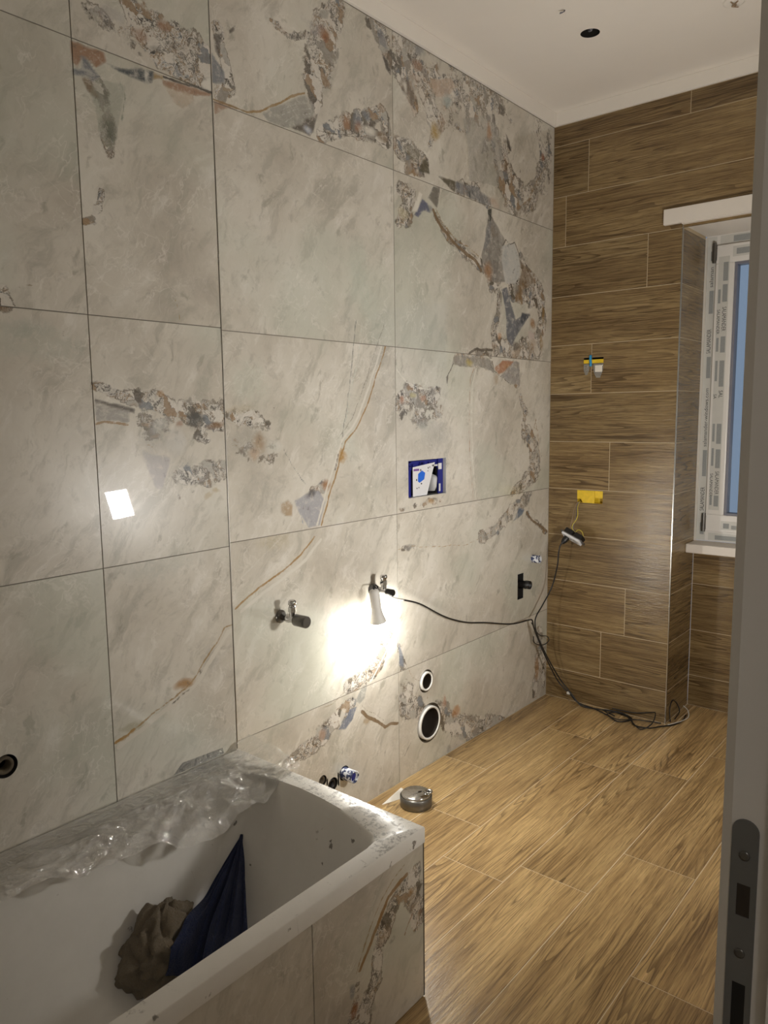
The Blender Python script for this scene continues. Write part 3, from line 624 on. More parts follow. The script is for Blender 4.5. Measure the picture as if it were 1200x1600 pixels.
 ('P',(150,150,144),0.9,[(-1.423,0.398),(-1.388,0.437),(-1.357,0.447),(-1.369,0.398),(-1.397,0.38)]),
 ('L',(122,101,76),0.012,[(-1.384,0.35),(-1.342,0.313),(-1.293,0.282),(-1.257,0.25),(-1.219,0.253),(-1.181,0.24)]),
 ('L',(128,120,104),0.003,[(-1.386,0.375),(-1.363,0.348),(-1.317,0.322),(-1.263,0.28)]),
 ('E',(152,124,80),0.6,(-1.36,0.312,0.021,0.014)),
 ('B',0.95,[(-1.443,0.393,0.02),(-1.535,0.358,0.026),(-1.598,0.323,0.026),(-1.659,0.306,0.021),(-1.717,0.303,0.021),(-1.757,0.286,0.016)]),
 ('E',(176,140,112),0.6,(-1.589,0.335,0.019,0.021)),
 ('L',(150,140,120),0.003,[(-1.452,0.458),(-1.533,0.425),(-1.595,0.427)]),
 ('P',(116,122,132),0.85,[(-1.172,0.552),(-1.146,0.496),(-1.146,0.449),(-1.17,0.463)]),
 ('B',0.7,[(-1.165,0.536,0.01),(-1.146,0.449,0.015)]),
 ('L',(150,126,96),0.003,[(-1.115,0.438),(-1.092,0.396),(-1.051,0.371),(-1.026,0.356)]),
 ('L',(150,126,96),0.003,[(-0.993,0.31),(-0.993,0.284),(-0.941,0.252)]),
 ('B',0.85,[(-1.156,0.328,0.034),(-1.077,0.263,0.04),(-1.028,0.228,0.025)]),
 ('B',0.5,[(-1.147,0.381,0.024),(-1.108,0.332,0.03)]),
 ('B',0.9,[(-0.897,0.206,0.037),(-0.829,0.123,0.043),(-0.684,0.052,0.039),(-0.528,0.023,0.029),(-0.412,-0.004,0.015)]),
 ('E',(172,120,70),0.7,(-0.796,0.162,0.032,0.027)),
 ('E',(170,118,90),0.6,(-0.884,0.237,0.02,0.031)),
 ('E',(95,88,80),0.5,(-0.852,0.02,0.016,0.019)),
 ('L',(130,126,118),0.003,[(-1.103,0.136),(-1.144,0.094)]),
 ('B',0.95,[(-0.08,0.347,0.022),(-0.077,0.233,0.025),(-0.087,0.139,0.025),(-0.117,0.033,0.019)]),
 ('E',(160,120,74),0.8,(-0.094,0.157,0.019,0.056)),
 ('B',0.7,[(-0.018,0.251,0.013),(-0.032,0.058,0.016)]),
]
PANEL_VEINS = [
 ('L',(138,104,62),0.01,[(-2.04,0.35),(-2.066,0.344),(-2.11,0.328),(-2.131,0.304),(-2.147,0.282),(-2.169,0.257),(-2.191,0.232),(-2.208,0.212)]),
 ('L',(150,128,92),0.003,[(-2.049,0.378),(-2.096,0.358),(-2.132,0.335),(-2.164,0.299),(-2.194,0.256),(-2.22,0.212)]),
 ('B',1,[(-2.006,0.337,0.018),(-2.026,0.311,0.027),(-2.007,0.26,0.024),(-2.003,0.209,0.015)]),
 ('B',0.95,[(-2.06,0.32,0.02),(-2.097,0.293,0.02),(-2.125,0.262,0.019),(-2.144,0.211,0.017),(-2.162,0.16,0.018),(-2.185,0.113,0.021),(-2.203,0.079,0.02)]),
 ('E',(118,124,128),0.85,(-2.234,0.178,0.012,0.016)),
 ('E',(140,84,40),0.85,(-2.231,0.125,0.012,0.016)),
 ('E',(150,112,60),0.9,(-2.029,0.299,0.011,0.007)),
 ('E',(120,88,64),0.8,(-1.995,0.228,0.007,0.008)),
 ('L',(140,100,66),0.004,[(-2.022,0.239),(-2.052,0.204)]),
 ('E',(120,116,110),0.6,(-2.094,0.219,0.013,0.007)),
 ('B',0.6,[(-2.213,0.177,0.011),(-2.246,0.108,0.011)]),
]


def inside_share(f, rect):
    x0, x1, z0, z1 = rect; e = .012
    pts = [f[3][:2]] if f[0] == 'E' else [q[:2] for q in (f[2] if f[0] == 'B' else f[3])]
    return sum(x0-e < a < x1+e and z0-e < b < z1+e for a, b in pts)/len(pts)

def seg_dist(U, V, pts, rad=None):
    best = np.full(U.shape, 9.0); bn = np.full(U.shape, 99.0)
    if len(pts) == 1: pts = pts*2; rad = rad*2 if rad else None
    for i in range(len(pts)-1):
        ax, az = pts[i][:2]; bx, bz = pts[i+1][:2]; dx, dz = bx-ax, bz-az; L = dx*dx+dz*dz+1e-9
        t = np.clip(((U-ax)*dx+(V-az)*dz)/L, 0, 1); d = np.hypot(U-ax-t*dx, V-az-t*dz); best = np.minimum(best, d)
        if rad: bn = np.minimum(bn, d/(rad[i]+(rad[i+1]-rad[i])*t))
    return best, bn

def poly_sd(U, V, pts):
    ins = np.zeros(U.shape, bool); n = len(pts)
    for i in range(n):
        ax, az = pts[i]; bx, bz = pts[(i+1) % n]
        c = ((az > V) != (bz > V)); x = (bx-ax)*(V-az)/((bz-az) if abs(bz-az) > 1e-9 else 1e-9)+ax
        ins ^= c & (U < x)
    d, _ = seg_dist(U, V, list(pts)+[pts[0]])
    return np.where(ins, -d, d)

def marble_fields(u, v, feats):
    """brec, tint rgba, line colour, line distance at each (u, v)"""
    n = len(u); br = np.zeros(n); tint = np.zeros((n, 4)); tint[:, :3] = lin((205, 198, 186))
    lc = np.zeros((n, 4)); lc[:, 3] = 1; ldn = np.full(n, 1.0)
    q = np.stack([u, v], -1)
    wu = u+(fbm(q*28, 3, 3)-.5)*.022; wv = v+(fbm(q*28, 9, 3)-.5)*.022
    for f in feats:
        if f[0] == 'B':
            _, bn = seg_dist(wu, wv, [p[:2] for p in f[2]], [p[2] for p in f[2]])
            br = np.maximum(br, f[1]*np.clip(1.45-.75*bn, 0, 1))
    for f in feats:
        if f[0] in 'PE':
            if f[0] == 'P':
                a = f[2]*np.clip(.5-poly_sd(u+(wu-u)*.5, v+(wv-v)*.5, f[3])/.006, 0, 1)
            else:
                x, z, rx, rz = f[3]; d = np.hypot((wu-x)/max(rx, .004), (wv-z)/max(rz, .004)); a = f[2]*np.clip(1.5-d, 0, 1)
            c = np.array(lin(f[1])); A = tint[:, 3]; na = a+A*(1-a)
            k = np.where(na > 1e-4, a/np.maximum(na, 1e-4), 0)[:, None]
            tint[:, :3] = tint[:, :3]*(1-k)+c*k; tint[:, 3] = na
    for f in feats:
        if f[0] == 'L':
            d, _ = seg_dist(u+(wu-u)*.35, v+(wv-v)*.35, f[3]); d = d-f[2]/2
            m = d < ldn; ldn = np.where(m, d, ldn); lc[m, :3] = lin(f[1])
    return br, tint, lc, ldn

def lines(a, b, step, extra=()):
    n = max(1, int(round((b-a)/step))); s = set(np.round(np.linspace(a, b, n+1), 5))
    ex = {round(e, 5) for e in extra if a < e < b}
    s = {x for x in s if x in (round(a, 5), round(b, 5)) or all(abs(x-e) > step*.3 for e in ex)} | ex
    return np.array(sorted(s))

def sheet(name, u0, u1, v0, v1, to3, depth, mat, parent, step=10.0, rects=(), rounds=(), feats=None):
    """flat panel in (u, v) with real rectangular and round holes, edges turned back by depth (vector)"""
    hs = [(a, b, c, d) for a, b, c, d in rects]+[(x-r*1.3, x+r*1.3, y-r*1.3, y+r*1.3) for x, y, r in rounds]
    hs = [h for h in hs if h[0] < u1 and h[1] > u0 and h[2] < v1 and h[3] > v0]
    U = lines(u0, u1, step, [e for h in hs for e in h[:2]]); V = lines(v0, v1, step, [e for h in hs for e in h[2:]])
    nu, nv = len(U), len(V); gu, gv = np.meshgrid(U, V, indexing='ij')
    pu = list(gu.ravel()); pv = list(gv.ravel()); F = []
    cu = (U[:-1]+U[1:])/2; cv = (V[:-1]+V[1:])/2
    dead = np.zeros((nu-1, nv-1), bool)
    for h in hs: dead |= ((cu > h[0]) & (cu < h[1]))[:, None] & ((cv > h[2]) & (cv < h[3]))[None, :]
    I, J = np.nonzero(~dead)
    F = np.stack([I*nv+J, (I+1)*nv+J, (I+1)*nv+J+1, I*nv+J+1], -1).tolist()
    edge = []
    border = [i*nv for i in range(nu)]+[(nu-1)*nv+j for j in range(1, nv)]+[i*nv+nv-1 for i in range(nu-2, -1, -1)]+[j for j in range(nv-2, 0, -1)]
    edge.append(border)
    for (a, b, c, d) in rects:
        if (a, b, c, d) in hs and a > u0 and b < u1 and c > v0 and d < v1:
            n0 = len(pu); pu += [a, a, b, b]; pv += [c, d, d, c]; edge.append([n0, n0+1, n0+2, n0+3])
    for (x, y, r) in rounds:
        h = (x-r*1.3, x+r*1.3, y-r*1.3, y+r*1.3)
        if h not in hs: continue
        n0 = len(pu); K = 40
        for k in range(K):
            a = 2*math.pi*k/K; c, s = math.cos(a), math.sin(a); q = r*1.3/max(abs(c), abs(s))
            pu += [x+r*c, x+q*c]; pv += [y+r*s, y+q*s]
        for k in range(K):
            k2 = (k+1) % K; F.append([n0+2*k, n0+2*k+1, n0+2*k2+1, n0+2*k2])
        edge.append([n0+2*k for k in range(K-1, -1, -1)])
    n = len(pu); pu = np.array(pu); pv = np.array(pv); co = [to3(a, b) for a, b in zip(pu, pv)]
    src = np.arange(n); extra = []
    if depth is not None:
        for e in edge:
            m0 = len(co)
            for i in e:
                q = co[i]; co.append((q[0]+depth[0], q[1]+depth[1], q[2]+depth[2])); extra.append(i)
            L = len(e)
            for k in range(L): F.append([e[k], m0+k, m0+(k+1) % L, e[(k+1) % L]])
    me = bpy.data.meshes.new(name); me.from_pydata(co, [], F)
    if feats is not None:
        al = np.concatenate([src, np.array(extra, int)]) if extra else src
        br, ti, lc, ld = marble_fields(pu, pv, feats)
        for nm, typ, arr in (('brec', 'FLOAT', br), ('line_distance', 'FLOAT', ld)):
            at = me.attributes.new(nm, typ, 'POINT'); at.data.foreach_set('value', arr[al].astype(np.float32))
        for nm, arr in (('tint', ti), ('line_color', lc)):
            at = me.attributes.new(nm, 'FLOAT_COLOR', 'POINT'); at.data.foreach_set('color', arr[al].astype(np.float32).ravel())
    me.update(); o = link(name, me, mat, parent); return o

# ------------------------------------------------------------------ the room: measures
TH = .6; Z1 = .4371; ZR = [0.0, Z1, Z1+TH, Z1+2*TH, Z1+3*TH, 2.6875]   # marble rows
C1, SLAB_X, SLAB_Y, END_X = -1.1755, -1.9802, -.0437, -3.68
PH = .2230; P0 = .1473; ZP = [0.0]+[P0+PH*k for k in range(12)]+[2.6875]  # plank rows
NICHE_Y, NICHE_X, WALL_R = -.5956, .30, -1.56
CEIL = 2.745; G = .0013
rnd = random.Random(7)

# --- left wall: marble
L3 = lambda y: (lambda a, b: (a, y, b))
BOX = (-1.105, -.862, 1.088, 1.228)
SLOT = (-.291, -.237, .540, .660)
ROUND = [(-.981, .176, .080), (-1.001, .354, .046), (-1.483, .158, .026), (-1.541, .140, .024), (-1.590, .172, .019)]
SROUND = [(-2.628, .632, .027)]
wl = struct(sheet('wall_left', -2.02, .02, 0, 2.75, L3(.0012), None, M['grout_dark'], None, .5, [BOX, SLOT], ROUND), 'long marble-tiled wall with grout lines behind the wash-room fittings', 'wall')
def marble_tile(x0, x1, z0, z1, y, parent, feats, rects=(), rounds=(), step=.005, name='tile'):
    r = (x0+G, x1-G, z0+G, z1-G)
    fs = [f for f in feats if inside_share(f, (x0, x1, z0, z1)) > .17]
    o = sheet(name, *r, L3(y), (0, .007, 0), M['marble'], parent, step, rects, rounds, fs)
    o['seed'] = round(rnd.uniform(0, 40), 2); return o
for i in range(5):
    marble_tile(C1, 0, ZR[i], ZR[i+1], 0, wl, WALL_VEINS, [BOX, SLOT], ROUND)
    marble_tile(SLAB_X+.001, C1, ZR[i], ZR[i+1], 0, wl, WALL_VEINS, [], ROUND)
# boxed-out part of the wall beside the bath
wa = struct(sheet('wall_alcove', END_X, SLAB_X-.002, 0, 2.75, L3(SLAB_Y+.002), None, M['grout_dark'], None, .5, [], SROUND), 'boxed-out marble-tiled wall above the bathtub', 'wall')
C3 = -2.3661
for i in range(5):
    marble_tile(C3, SLAB_X-.0015, ZR[i], ZR[i+1], SLAB_Y, wa, WALL_VEINS, [], SROUND, .005 if i else .02)
    marble_tile(C3-.80, C3, ZR[i], ZR[i+1], SLAB_Y, wa, WALL_VEINS, [], SROUND, .007 if i else .02)
    marble_tile(END_X, C3-.80, ZR[i], ZR[i+1], SLAB_Y, wa, [], step=.1)
MB().box((SLAB_X-.0012, SLAB_Y-.0012, .4405), (SLAB_X+.0008, .0, 2.687)).build('edge_strip', M['steel'], wa)

# --- wood-look tiles
def plank(name, L, W, origin, ex, ey, parent, mat, rects=()):
    """tile of L by W: local x along its grain, local y across, local z out of the surface"""
    if rects:
        o = sheet(name, G, L-G, G, W-G, lambda a, b: (a, b, 0), (0, 0, -.007), mat, parent, 2.0, rects)
    else:
        key = (round(L, 3), round(W, 3), mat.name); me = PLANKS.get(key)
        if me is None:
            bm = bmesh.new(); bmesh.ops.create_cube(bm, size=1)
            for v in bm.verts: v.co = Vector(((v.co.x+.5)*(L-2*G)+G, (v.co.y+.5)*(W-2*G)+G, (v.co.z-.5)*.008))
            bmesh.ops.bevel(bm, geom=[e for e in bm.edges if all(v.co.z > -.001 for v in e.verts)], offset=.0004, segments=1, affect='EDGES')
            me = bpy.data.meshes.new(name); bm.to_mesh(me); bm.free(); PLANKS[key] = me
        o = link(name, me, mat, parent)
    ex = Vector(ex); ey = Vector(ey); m = Matrix((ex, ey, ex.cross(ey))).transposed().to_4x4(); m.translation = Vector(origin)
    o.matrix_local = m; o['seed'] = round(rnd.uniform(0, 30), 2); return o
PLANKS = {}
TL = .885
# back wall (with niche and window): grain runs along -y, local y is up, so local z = (-y) x z = -x
YBOX = (.150, .275, .977, 1.036); CLIP = (.167, .262, 1.618, 1.646)
B3 = lambda a, b: (.0008, -a, b)
wb = struct(sheet('wall_back', 0, -NICHE_Y, 0, 2.75, B3, None, M['grout_wall'], None, .5, [YBOX, CLIP]), 'oak-look tiled wall beside the window niche', 'wall')
wt = sheet('wall_panel', -NICHE_Y, -WALL_R, 2.16, 2.75, B3, None, M['grout_wall'], wb)
joints = {12: .609, 11: .171, 10: .95, 9: .450, 8: .77, 7: .205, 6: .66, 5: .302, 4: .70, 3: .78, 2: .394, 1: .282, 0: .69}
for r in range(len(ZP)-1):
    z0, z1 = ZP[r], ZP[r+1]; wide = -WALL_R if z0 > 2.14 else -NICHE_Y
    cuts = sorted({0.0, wide} | {j for k in (-2, -1, 0, 1, 2) for j in [joints[r]+k*TL] if .02 < j < wide-.02})
    for a, b in zip(cuts, cuts[1:]):
        hol = [(h[0]-a, h[1]-a, h[2]-z0, h[3]-z0) for h in (YBOX, CLIP) if a-.001 < h[0] and h[1] < b+.001 and z0 < h[2] and h[3] < z1+.01]
        if r == 7 and not hol:
            # the clip sits across the joint of this row
            h = CLIP; lo, hi = max(h[0], a), min(h[1], b)
            hol = [(max(lo-a, G+.0005), min(hi-a, b-a-G-.0005), h[2]-z0, h[3]-z0)] if hi > lo else []
        plank('tile', b-a, z1-z0, (0, -a, z0), (0, -1, 0), (0, 0, 1), wb, M['wood_wall'], hol)
# niche: left reveal (faces -y) and the wall under the window
wn = struct(sheet('wall_niche', 0, -WALL_R+NICHE_Y, 0, .80, lambda a, b: (NICHE_X+.0008, NICHE_Y-a, b), None, M['grout_wall'], None), 'oak-look tiled wall under the window sill', 'wall')
wr = sheet('reveal_panel', 0, NICHE_X, 0, 2.17, lambda a, b: (a, NICHE_Y+.0008, b), None, M['grout_wall'], wn)
for r in range(10):
    z0, z1 = ZP[r], min(ZP[r+1], 2.165)
    plank('tile', NICHE_X-.001, z1-z0, (.001, NICHE_Y, z0), (1, 0, 0), (0, 0, 1), wn, M['wood_wall'])
for r in range(4):
    z0, z1 = ZP[r], min(ZP[r+1], .775); j = [.55, .30, .72, .45][r]
    for a, b in ((.001, j), (j, -WALL_R+NICHE_Y)):
        plank('tile', b-a, z1-z0, (NICHE_X, NICHE_Y-a, z0), (0, -1, 0), (0, 0, 1), wn, M['wood_wall'])
MB().box((-.0022, NICHE_Y-.0022, .0), (.006, NICHE_Y+.0015, 2.168)).build('corner_strip', M['steel'], wb)

# --- floor: planks run along x; local y = -y world so local z = x cross y -> use (-x, -y) axes
fl = struct(sheet('floor', END_X, NICHE_X+.05, WALL_R-.14, .05, lambda a, b: (a, b, -.0008), None, M['grout_light'], None), 'oak-look tiled floor with pale joints', 'floor')
YF = [0, -.2005, -.4115, -.630, -.8535, -1.0765, -1.299, WALL_R]
JF = [-.877, -.365, -.583, -.477, -.213, -.715, -.40]
for r in range(7):
    xmax = NICHE_X if YF[r+1] < NICHE_Y-.2 or r >= 3 else 0
    if r == 2: xmax = 0
    js = sorted({END_X, xmax} | {j for k in range(-6, 4) for j in [JF[r]+k*TL] if END_X+.05 < j < xmax-.05})
    for a, b in zip(js, js[1:]):
        plank('tile', b-a, YF[r]-YF[r+1], (b, YF[r], 0), (-1, 0, 0), (0, -1, 0), fl, M['wood_floor'])
plank('tile', NICHE_X, .630+NICHE_Y, (NICHE_X, NICHE_Y, 0), (-1, 0, 0), (0, -1, 0), fl, M['wood_floor'])

# --- ceiling with its openings, cove strips
CH = [(-.595, -.444, .034)]
ce = struct(sheet('ceiling', END_X, NICHE_X, WALL_R, .01, lambda a, b: (a, b, CEIL), (0, 0, .012), M['plaster'], None, .5, [], CH), 'plain white plasterboard ceiling with a cut-out for a lamp', 'ceiling')
struct(MB().box((SLAB_X, -.014, 2.6875), (0, 0, CEIL), bev=.002).build('trim_1', M['cove'], None), 'white cove strip along the top of the long marble wall', 'trim')
struct(MB().box((-.014, WALL_R, 2.6875), (0, -.014, CEIL), bev=.002).build('trim_2', M['cove'], None), 'white cove strip along the top of the oak-look wall', 'trim')
struct(MB().box((END_X, SLAB_Y-.014, 2.6875), (SLAB_X, SLAB_Y, CEIL), bev=.002).build('trim_3', M['cove'], None), 'white cove strip above the bathtub wall', 'trim')

# --- right wall with the doorway, front wall, hall behind
DX0, DX1, DTOP = -3.50, -2.644, 2.06
rw = MB().box((DX1+.03, WALL_R-.13, 0), (NICHE_X, WALL_R, CEIL)).box((END_X, WALL_R-.13, 0), (DX0-.03, WALL_R, CEIL)).box((DX0-.03, WALL_R-.13, DTOP+.03), (DX1+.03, WALL_R, CEIL)).build('wall_right', M['paint'], None)
struct(rw, 'light painted wall with the doorway', 'wall')
struct(MB().box((END_X-.1, WALL_R-.13, 0), (END_X, .1, CEIL)).build('wall_front', M['paint'], None), 'light wall at the head of the bathtub', 'wall')
hs = MB()
hs.box((-4.6, -3.4, -.06), (-1.6, WALL_R-.13, -.004)).box((-4.6, -3.4, 2.6), (-1.6, WALL_R-.13, 2.66)).box((-4.6, -3.46, 0), (-1.6, -3.4, 2.6)).box((-4.66, -3.4, 0), (-4.6, WALL_R-.13, 2.6)).box((-1.6, -3.4, 0), (-1.54, WALL_R-.13, 2.6)).box((-4.6, WALL_R-.14, 0), (END_X, WALL_R-.13, 2.6))
struct(hs.build('wall_hall', M['hall'], None), 'dim hall outside the doorway', 'wall')

# ------------------------------------------------------------------ window
wnd = bpy.data.objects.new('window_1', None); C.objects.link(wnd)
struct(wnd, 'white plastic window still wrapped in printed protective tape, dusk-blue pane', 'window')
WX, WY0, WY1, WZ0, WZ1 = NICHE_X, NICHE_Y-.002, WALL_R+.02, .80, 2.168
def ring(y0, y1, z0, z1, t, xa, xb, bev=.003):
    return MB().box((xa, y1, z0), (xb, y0, z0+t), bev=bev).box((xa, y1, z1-t), (xb, y0, z1), bev=bev).box((xa, y0-t, z0+t), (xb, y0, z1-t), bev=bev).box((xa, y1, z0+t), (xb, y1+t, z1-t), bev=bev)
fr_ = ring(WY0, WY1, WZ0, WZ1, .058, WX+.004, WX+.07).build('window_frame', M['pvc'], wnd)
SY0, SY1, SZ0, SZ1 = WY0-.048, WY1+.048, WZ0+.048, WZ1-.048
sa = ring(SY0, SY1, SZ0, SZ1, .078, WX-.010, WX+.055).build('sash', M['pvc'], wnd)
ring(SY0-.078, SY1+.078, SZ0+.078, SZ1-.078, .010, WX+.000, WX+.05, .001).build('glazing_bead', M['wire_bl'], sa)
MB().box((WX+.022, SY1+.08, SZ0+.08), (WX+.028, SY0-.08, SZ1-.08)).build('pane', M['glass'], sa)
for z in (2.046, .846):
    h = MB().lathe([(.0085, 0), (.0085, .085)], (WX-.012, SY0+.006, z), n=14).lathe([(.0095, .02), (.0095, .024)], (WX-.012, SY0+.006, z), n=14)
    h.box((WX-.012, SY0-.004, z+.01), (WX+.004, SY0+.016, z+.075)).build('hinge', M['darkmetal'], sa)
def strip(y0, y1, z0, z1, x, name, m, parent): return MB().box((x-.0006, y1, z0), (x, y0, z1)).build(name, m, parent)
ft = strip(WY0-.008, WY0-.046, WZ0+.004, WZ1-.006, WX+.0038, 'protective_tape', M['tape'], wnd)
st = strip(SY0-.012, SY0-.058, SZ0+.10, SZ1-.05, WX-.0102, 'protective_tape', M['tape'], sa)
sb_ = strip(SY0-.07, SY1+.1, SZ0+.012, SZ0+.052, WX-.0102, 'protective_tape', M['tape'], sa)
sh_ = strip(SY0-.07, SY1+.1, SZ1-.056, SZ1-.012, WX-.0102, 'protective_tape', M['tape'], sa)
fb_ = strip(WY0-.06, WY1+.1, WZ0+.006, WZ0+.04, WX+.0038, 'protective_tape', M['tape'], wnd)
fh_ = strip(WY0-.06, WY1+.1, WZ1-.042, WZ1-.006, WX+.0038, 'protective_tape', M['tape'], wnd)
def prints(par, x, y0, y1, zs):
    for z0, z1 in zs: strip(y0, y1, z0, z1, x, 'grey_print', M['print'], par)
prints(ft, WX+.0030, WY0-.022, WY0-.040, [(.83, .885), (1.10, 1.22), (1.545, 1.64), (1.83, 1.93), (2.06, 2.10)])
prints(st, WX-.0110, SY0-.034, SY0-.054, [(.965, 1.015), (1.14, 1.225), (1.25, 1.34), (1.505, 1.62), (1.655, 1.725), (1.875, 1.95), (1.965, 2.045)])
prints(st, WX-.0110, SY0-.016, SY0-.026, [(.97, 1.01), (1.15, 1.23), (1.26, 1.34), (1.53, 1.62), (1.66, 1.72), (1.87, 1.93)])
prints(sb_, WX-.0110, SY0-.08, SY0-.105, [(.867, .89)]); prints(sb_, WX-.0110, SY0-.115, SY0-.15, [(.865, .882)])
prints(fh_, WX+.003, WY0-.115, WY0-.20, [(2.13, 2.156)]); prints(sh_, WX-.0110, SY0-.085, SY0-.20, [(2.073, 2.098)])
prints(fb_, WX+.003, WY0-.09, WY0-.20, [(.81, .83)])
def letters(txt, z0, z1, y, x, parent, up=True, size=.018):
    cu = bpy.data.curves.new('letters', 'FONT'); cu.body = txt; cu.size = 1; cu.fill_mode = 'FRONT'; cu.resolution_u = 2
    o = bpy.data.objects.new('letters', cu); C.objects.link(o); bpy.context.view_layer.update()
    ev = o.evaluated_get(bpy.context.evaluated_depsgraph_get()); me = bpy.data.meshes.new_from_object(ev)
    bpy.data.objects.remove(o, do_unlink=True)
    xs = [v.co.x for v in me.vertices]; ys = [v.co.y for v in me.vertices]
    a, b = min(xs), max(xs); h = max(ys)
    for v in me.vertices:
        s = (v.co.x-a)/(b-a); t = v.co.y/h*size
        v.co = Vector((x, y-(-t if up else t), z0+(z1-z0)*s if up else z1-(z1-z0)*s))
    me.materials.clear(); me.materials.append(M['ink']); return link('letters', me, None, parent)
XF, XS = WX+.0028, WX-.0112
letters('SALAMANDER', .940, 1.050, WY0-.036, XF, ft); letters('salamander-windows.com', 1.236, 1.500, WY0-.036, XF, ft, size=.016)
letters('SALAMANDER', 1.655, 1.762, WY0-.036, XF, ft); letters('salaman', 1.945, 2.032, WY0-.036, XF, ft, size=.016)
for z0, z1 in ((1.020, 1.125), (1.748, 1.853)):
    letters('SALAMANDER', z0, z1, SY0-.036, XS, st, False, .017); letters('SALAMANDER', z0-.012, z1-.010, SY0-.014, XS, st, False, .013)
letters('SAL', 1.455, 1.488, SY0-.036, XS, st, False, .017); letters('SA', 1.452, 1.472, SY0-.014, XS, st, False, .013)
MB().box((NICHE_X-.004, NICHE_Y-.010, .80), (NICHE_X+.004, NICHE_Y-.0005, 2.16)).build('sealant', M['seal'], wnd)
# sill, lintel board, soffit
tag(MB().box((.185, WALL_R+.002, .757), (NICHE_X+.003, NICHE_Y-.0005, .798), bev=.004).build('window_sill', M['board'], None), 'white window sill board under the taped window', 'sill')
lb = MB().box((-.022, WALL_R+.002, 2.172), (-.0005, -.520, 2.234), bev=.002).build('lintel_board', M['board'], None)
tag(lb, 'white board fixed across the wall above the window', 'board')
MB().box((-.022, WALL_R+.002, 2.166), (NICHE_X+.004, NICHE_Y-.001, 2.172)).build('soffit', M['board'], lb)

# ------------------------------------------------------------------ door frame with strike plate
dj = bpy.data.objects.new('door_1', None); C.objects.link(dj); dj.location = (DX1, WALL_R, 0)
struct(dj, 'grey-white lacquered door frame with a metal strike plate', 'door frame')
def dpart(mb, name, m, par=None):
    o = mb.build(name, m, par or dj); o.matrix_parent_inverse = Matrix.Translation((-DX1, -WALL_R, 0)) if (par is None) else Matrix.Identity(4); return o
EY = WALL_R+.016
prof = [(DX1, EY-.010), (DX1+.006, EY-.001), (DX1+.012, EY), (DX1+.085, EY), (DX1+.085, WALL_R), (DX1+.03, WALL_R), (DX1+.03, WALL_R-.14), (DX1-.014, WALL_R-.14), (DX1-.014, EY-.048), (DX1, EY-.048)]
SPY0, SPY1 = EY-.011, EY-.033
dpart(MB().prism([(a, b, 0) for a, b in prof], (0, 0, DTOP)), 'jamb', M['jamb'])
dpart(MB().box((DX0-.03, WALL_R-.14, 0), (DX0, EY, DTOP)), 'jamb', M['jamb'])
dpart(MB().box((DX0-.03, WALL_R-.14, DTOP), (DX1+.085, EY, DTOP+.045)), 'head', M['jamb'])
dpart(MB().box((DX1-.0145, EY-.058, 0), (DX1-.0138, EY-.051, DTOP)), 'gasket', M['strike'])
def strike():
    zt, zb, x = 1.047, .80, DX1-.0013; pts = []
    c = (SPY0+SPY1)/2; r = (SPY0-SPY1)/2
    for k in range(13): a = math.pi*k/12; pts.append((c+r*math.cos(a), zt-r+r*math.sin(a)))
    for k in range(13): a = math.pi+math.pi*k/12; pts.append((c+r*math.cos(a), zb+r+r*math.sin(a)))
    h1 = (SPY1+.005, SPY0-.006, .957, .987); h2 = (SPY1+.005, SPY0-.006, .838, .893)
    # plate strips round the two slots
    mb = MB(); top = [q for q in pts if q[1] > h1[3]-.0]
    up = [(c+r*math.cos(math.pi*k/12), zt-r+r*math.sin(math.pi*k/12)) for k in range(13)]
    mb.prism([(x, a, b) for a, b in up]+[(x, SPY1, h1[3]), (x, SPY0, h1[3])], (.0013, 0, 0))
    lo = [(c+r*math.cos(math.pi+math.pi*k/12), zb+r+r*math.sin(math.pi+math.pi*k/12)) for k in range(13)]
    mb.prism([(x, a, b) for a, b in lo]+[(x, SPY0, h2[2]), (x, SPY1, h2[2])], (.0013, 0, 0))
    mb.box((x, SPY1, h2[3]), (x+.0013, SPY0, h1[2]))
    for h in (h1, h2):
        mb.box((x, SPY1, h[2]), (x+.0013, h[0], h[3])); mb.box((x, h[1], h[2]), (x+.0013, SPY0, h[3]))
    s = dpart(mb, 'strike_plate', M['strike'])
    for h, m in ((h1, 'pipein'), (h2, 'dark')):
        o = MB().box((x+.0008, h[0], h[2]), (x+.0012, h[1], h[3])).build('slot', M[m], s)
    for z in (1.014, .922):
        o = MB().lathe([(.0045, 0), (.0045, .0008), (.003, .0012)], (x, c, z), (-1, 0, 0), 16).build('screw', M['darkmetal'], s)
        MB().box((x-.0016, c-.0012, z-.0012), (x-.0011, c+.0012, z+.0012)).build('screw_recess', M['dark'], s) if False else None
    return s
strike()

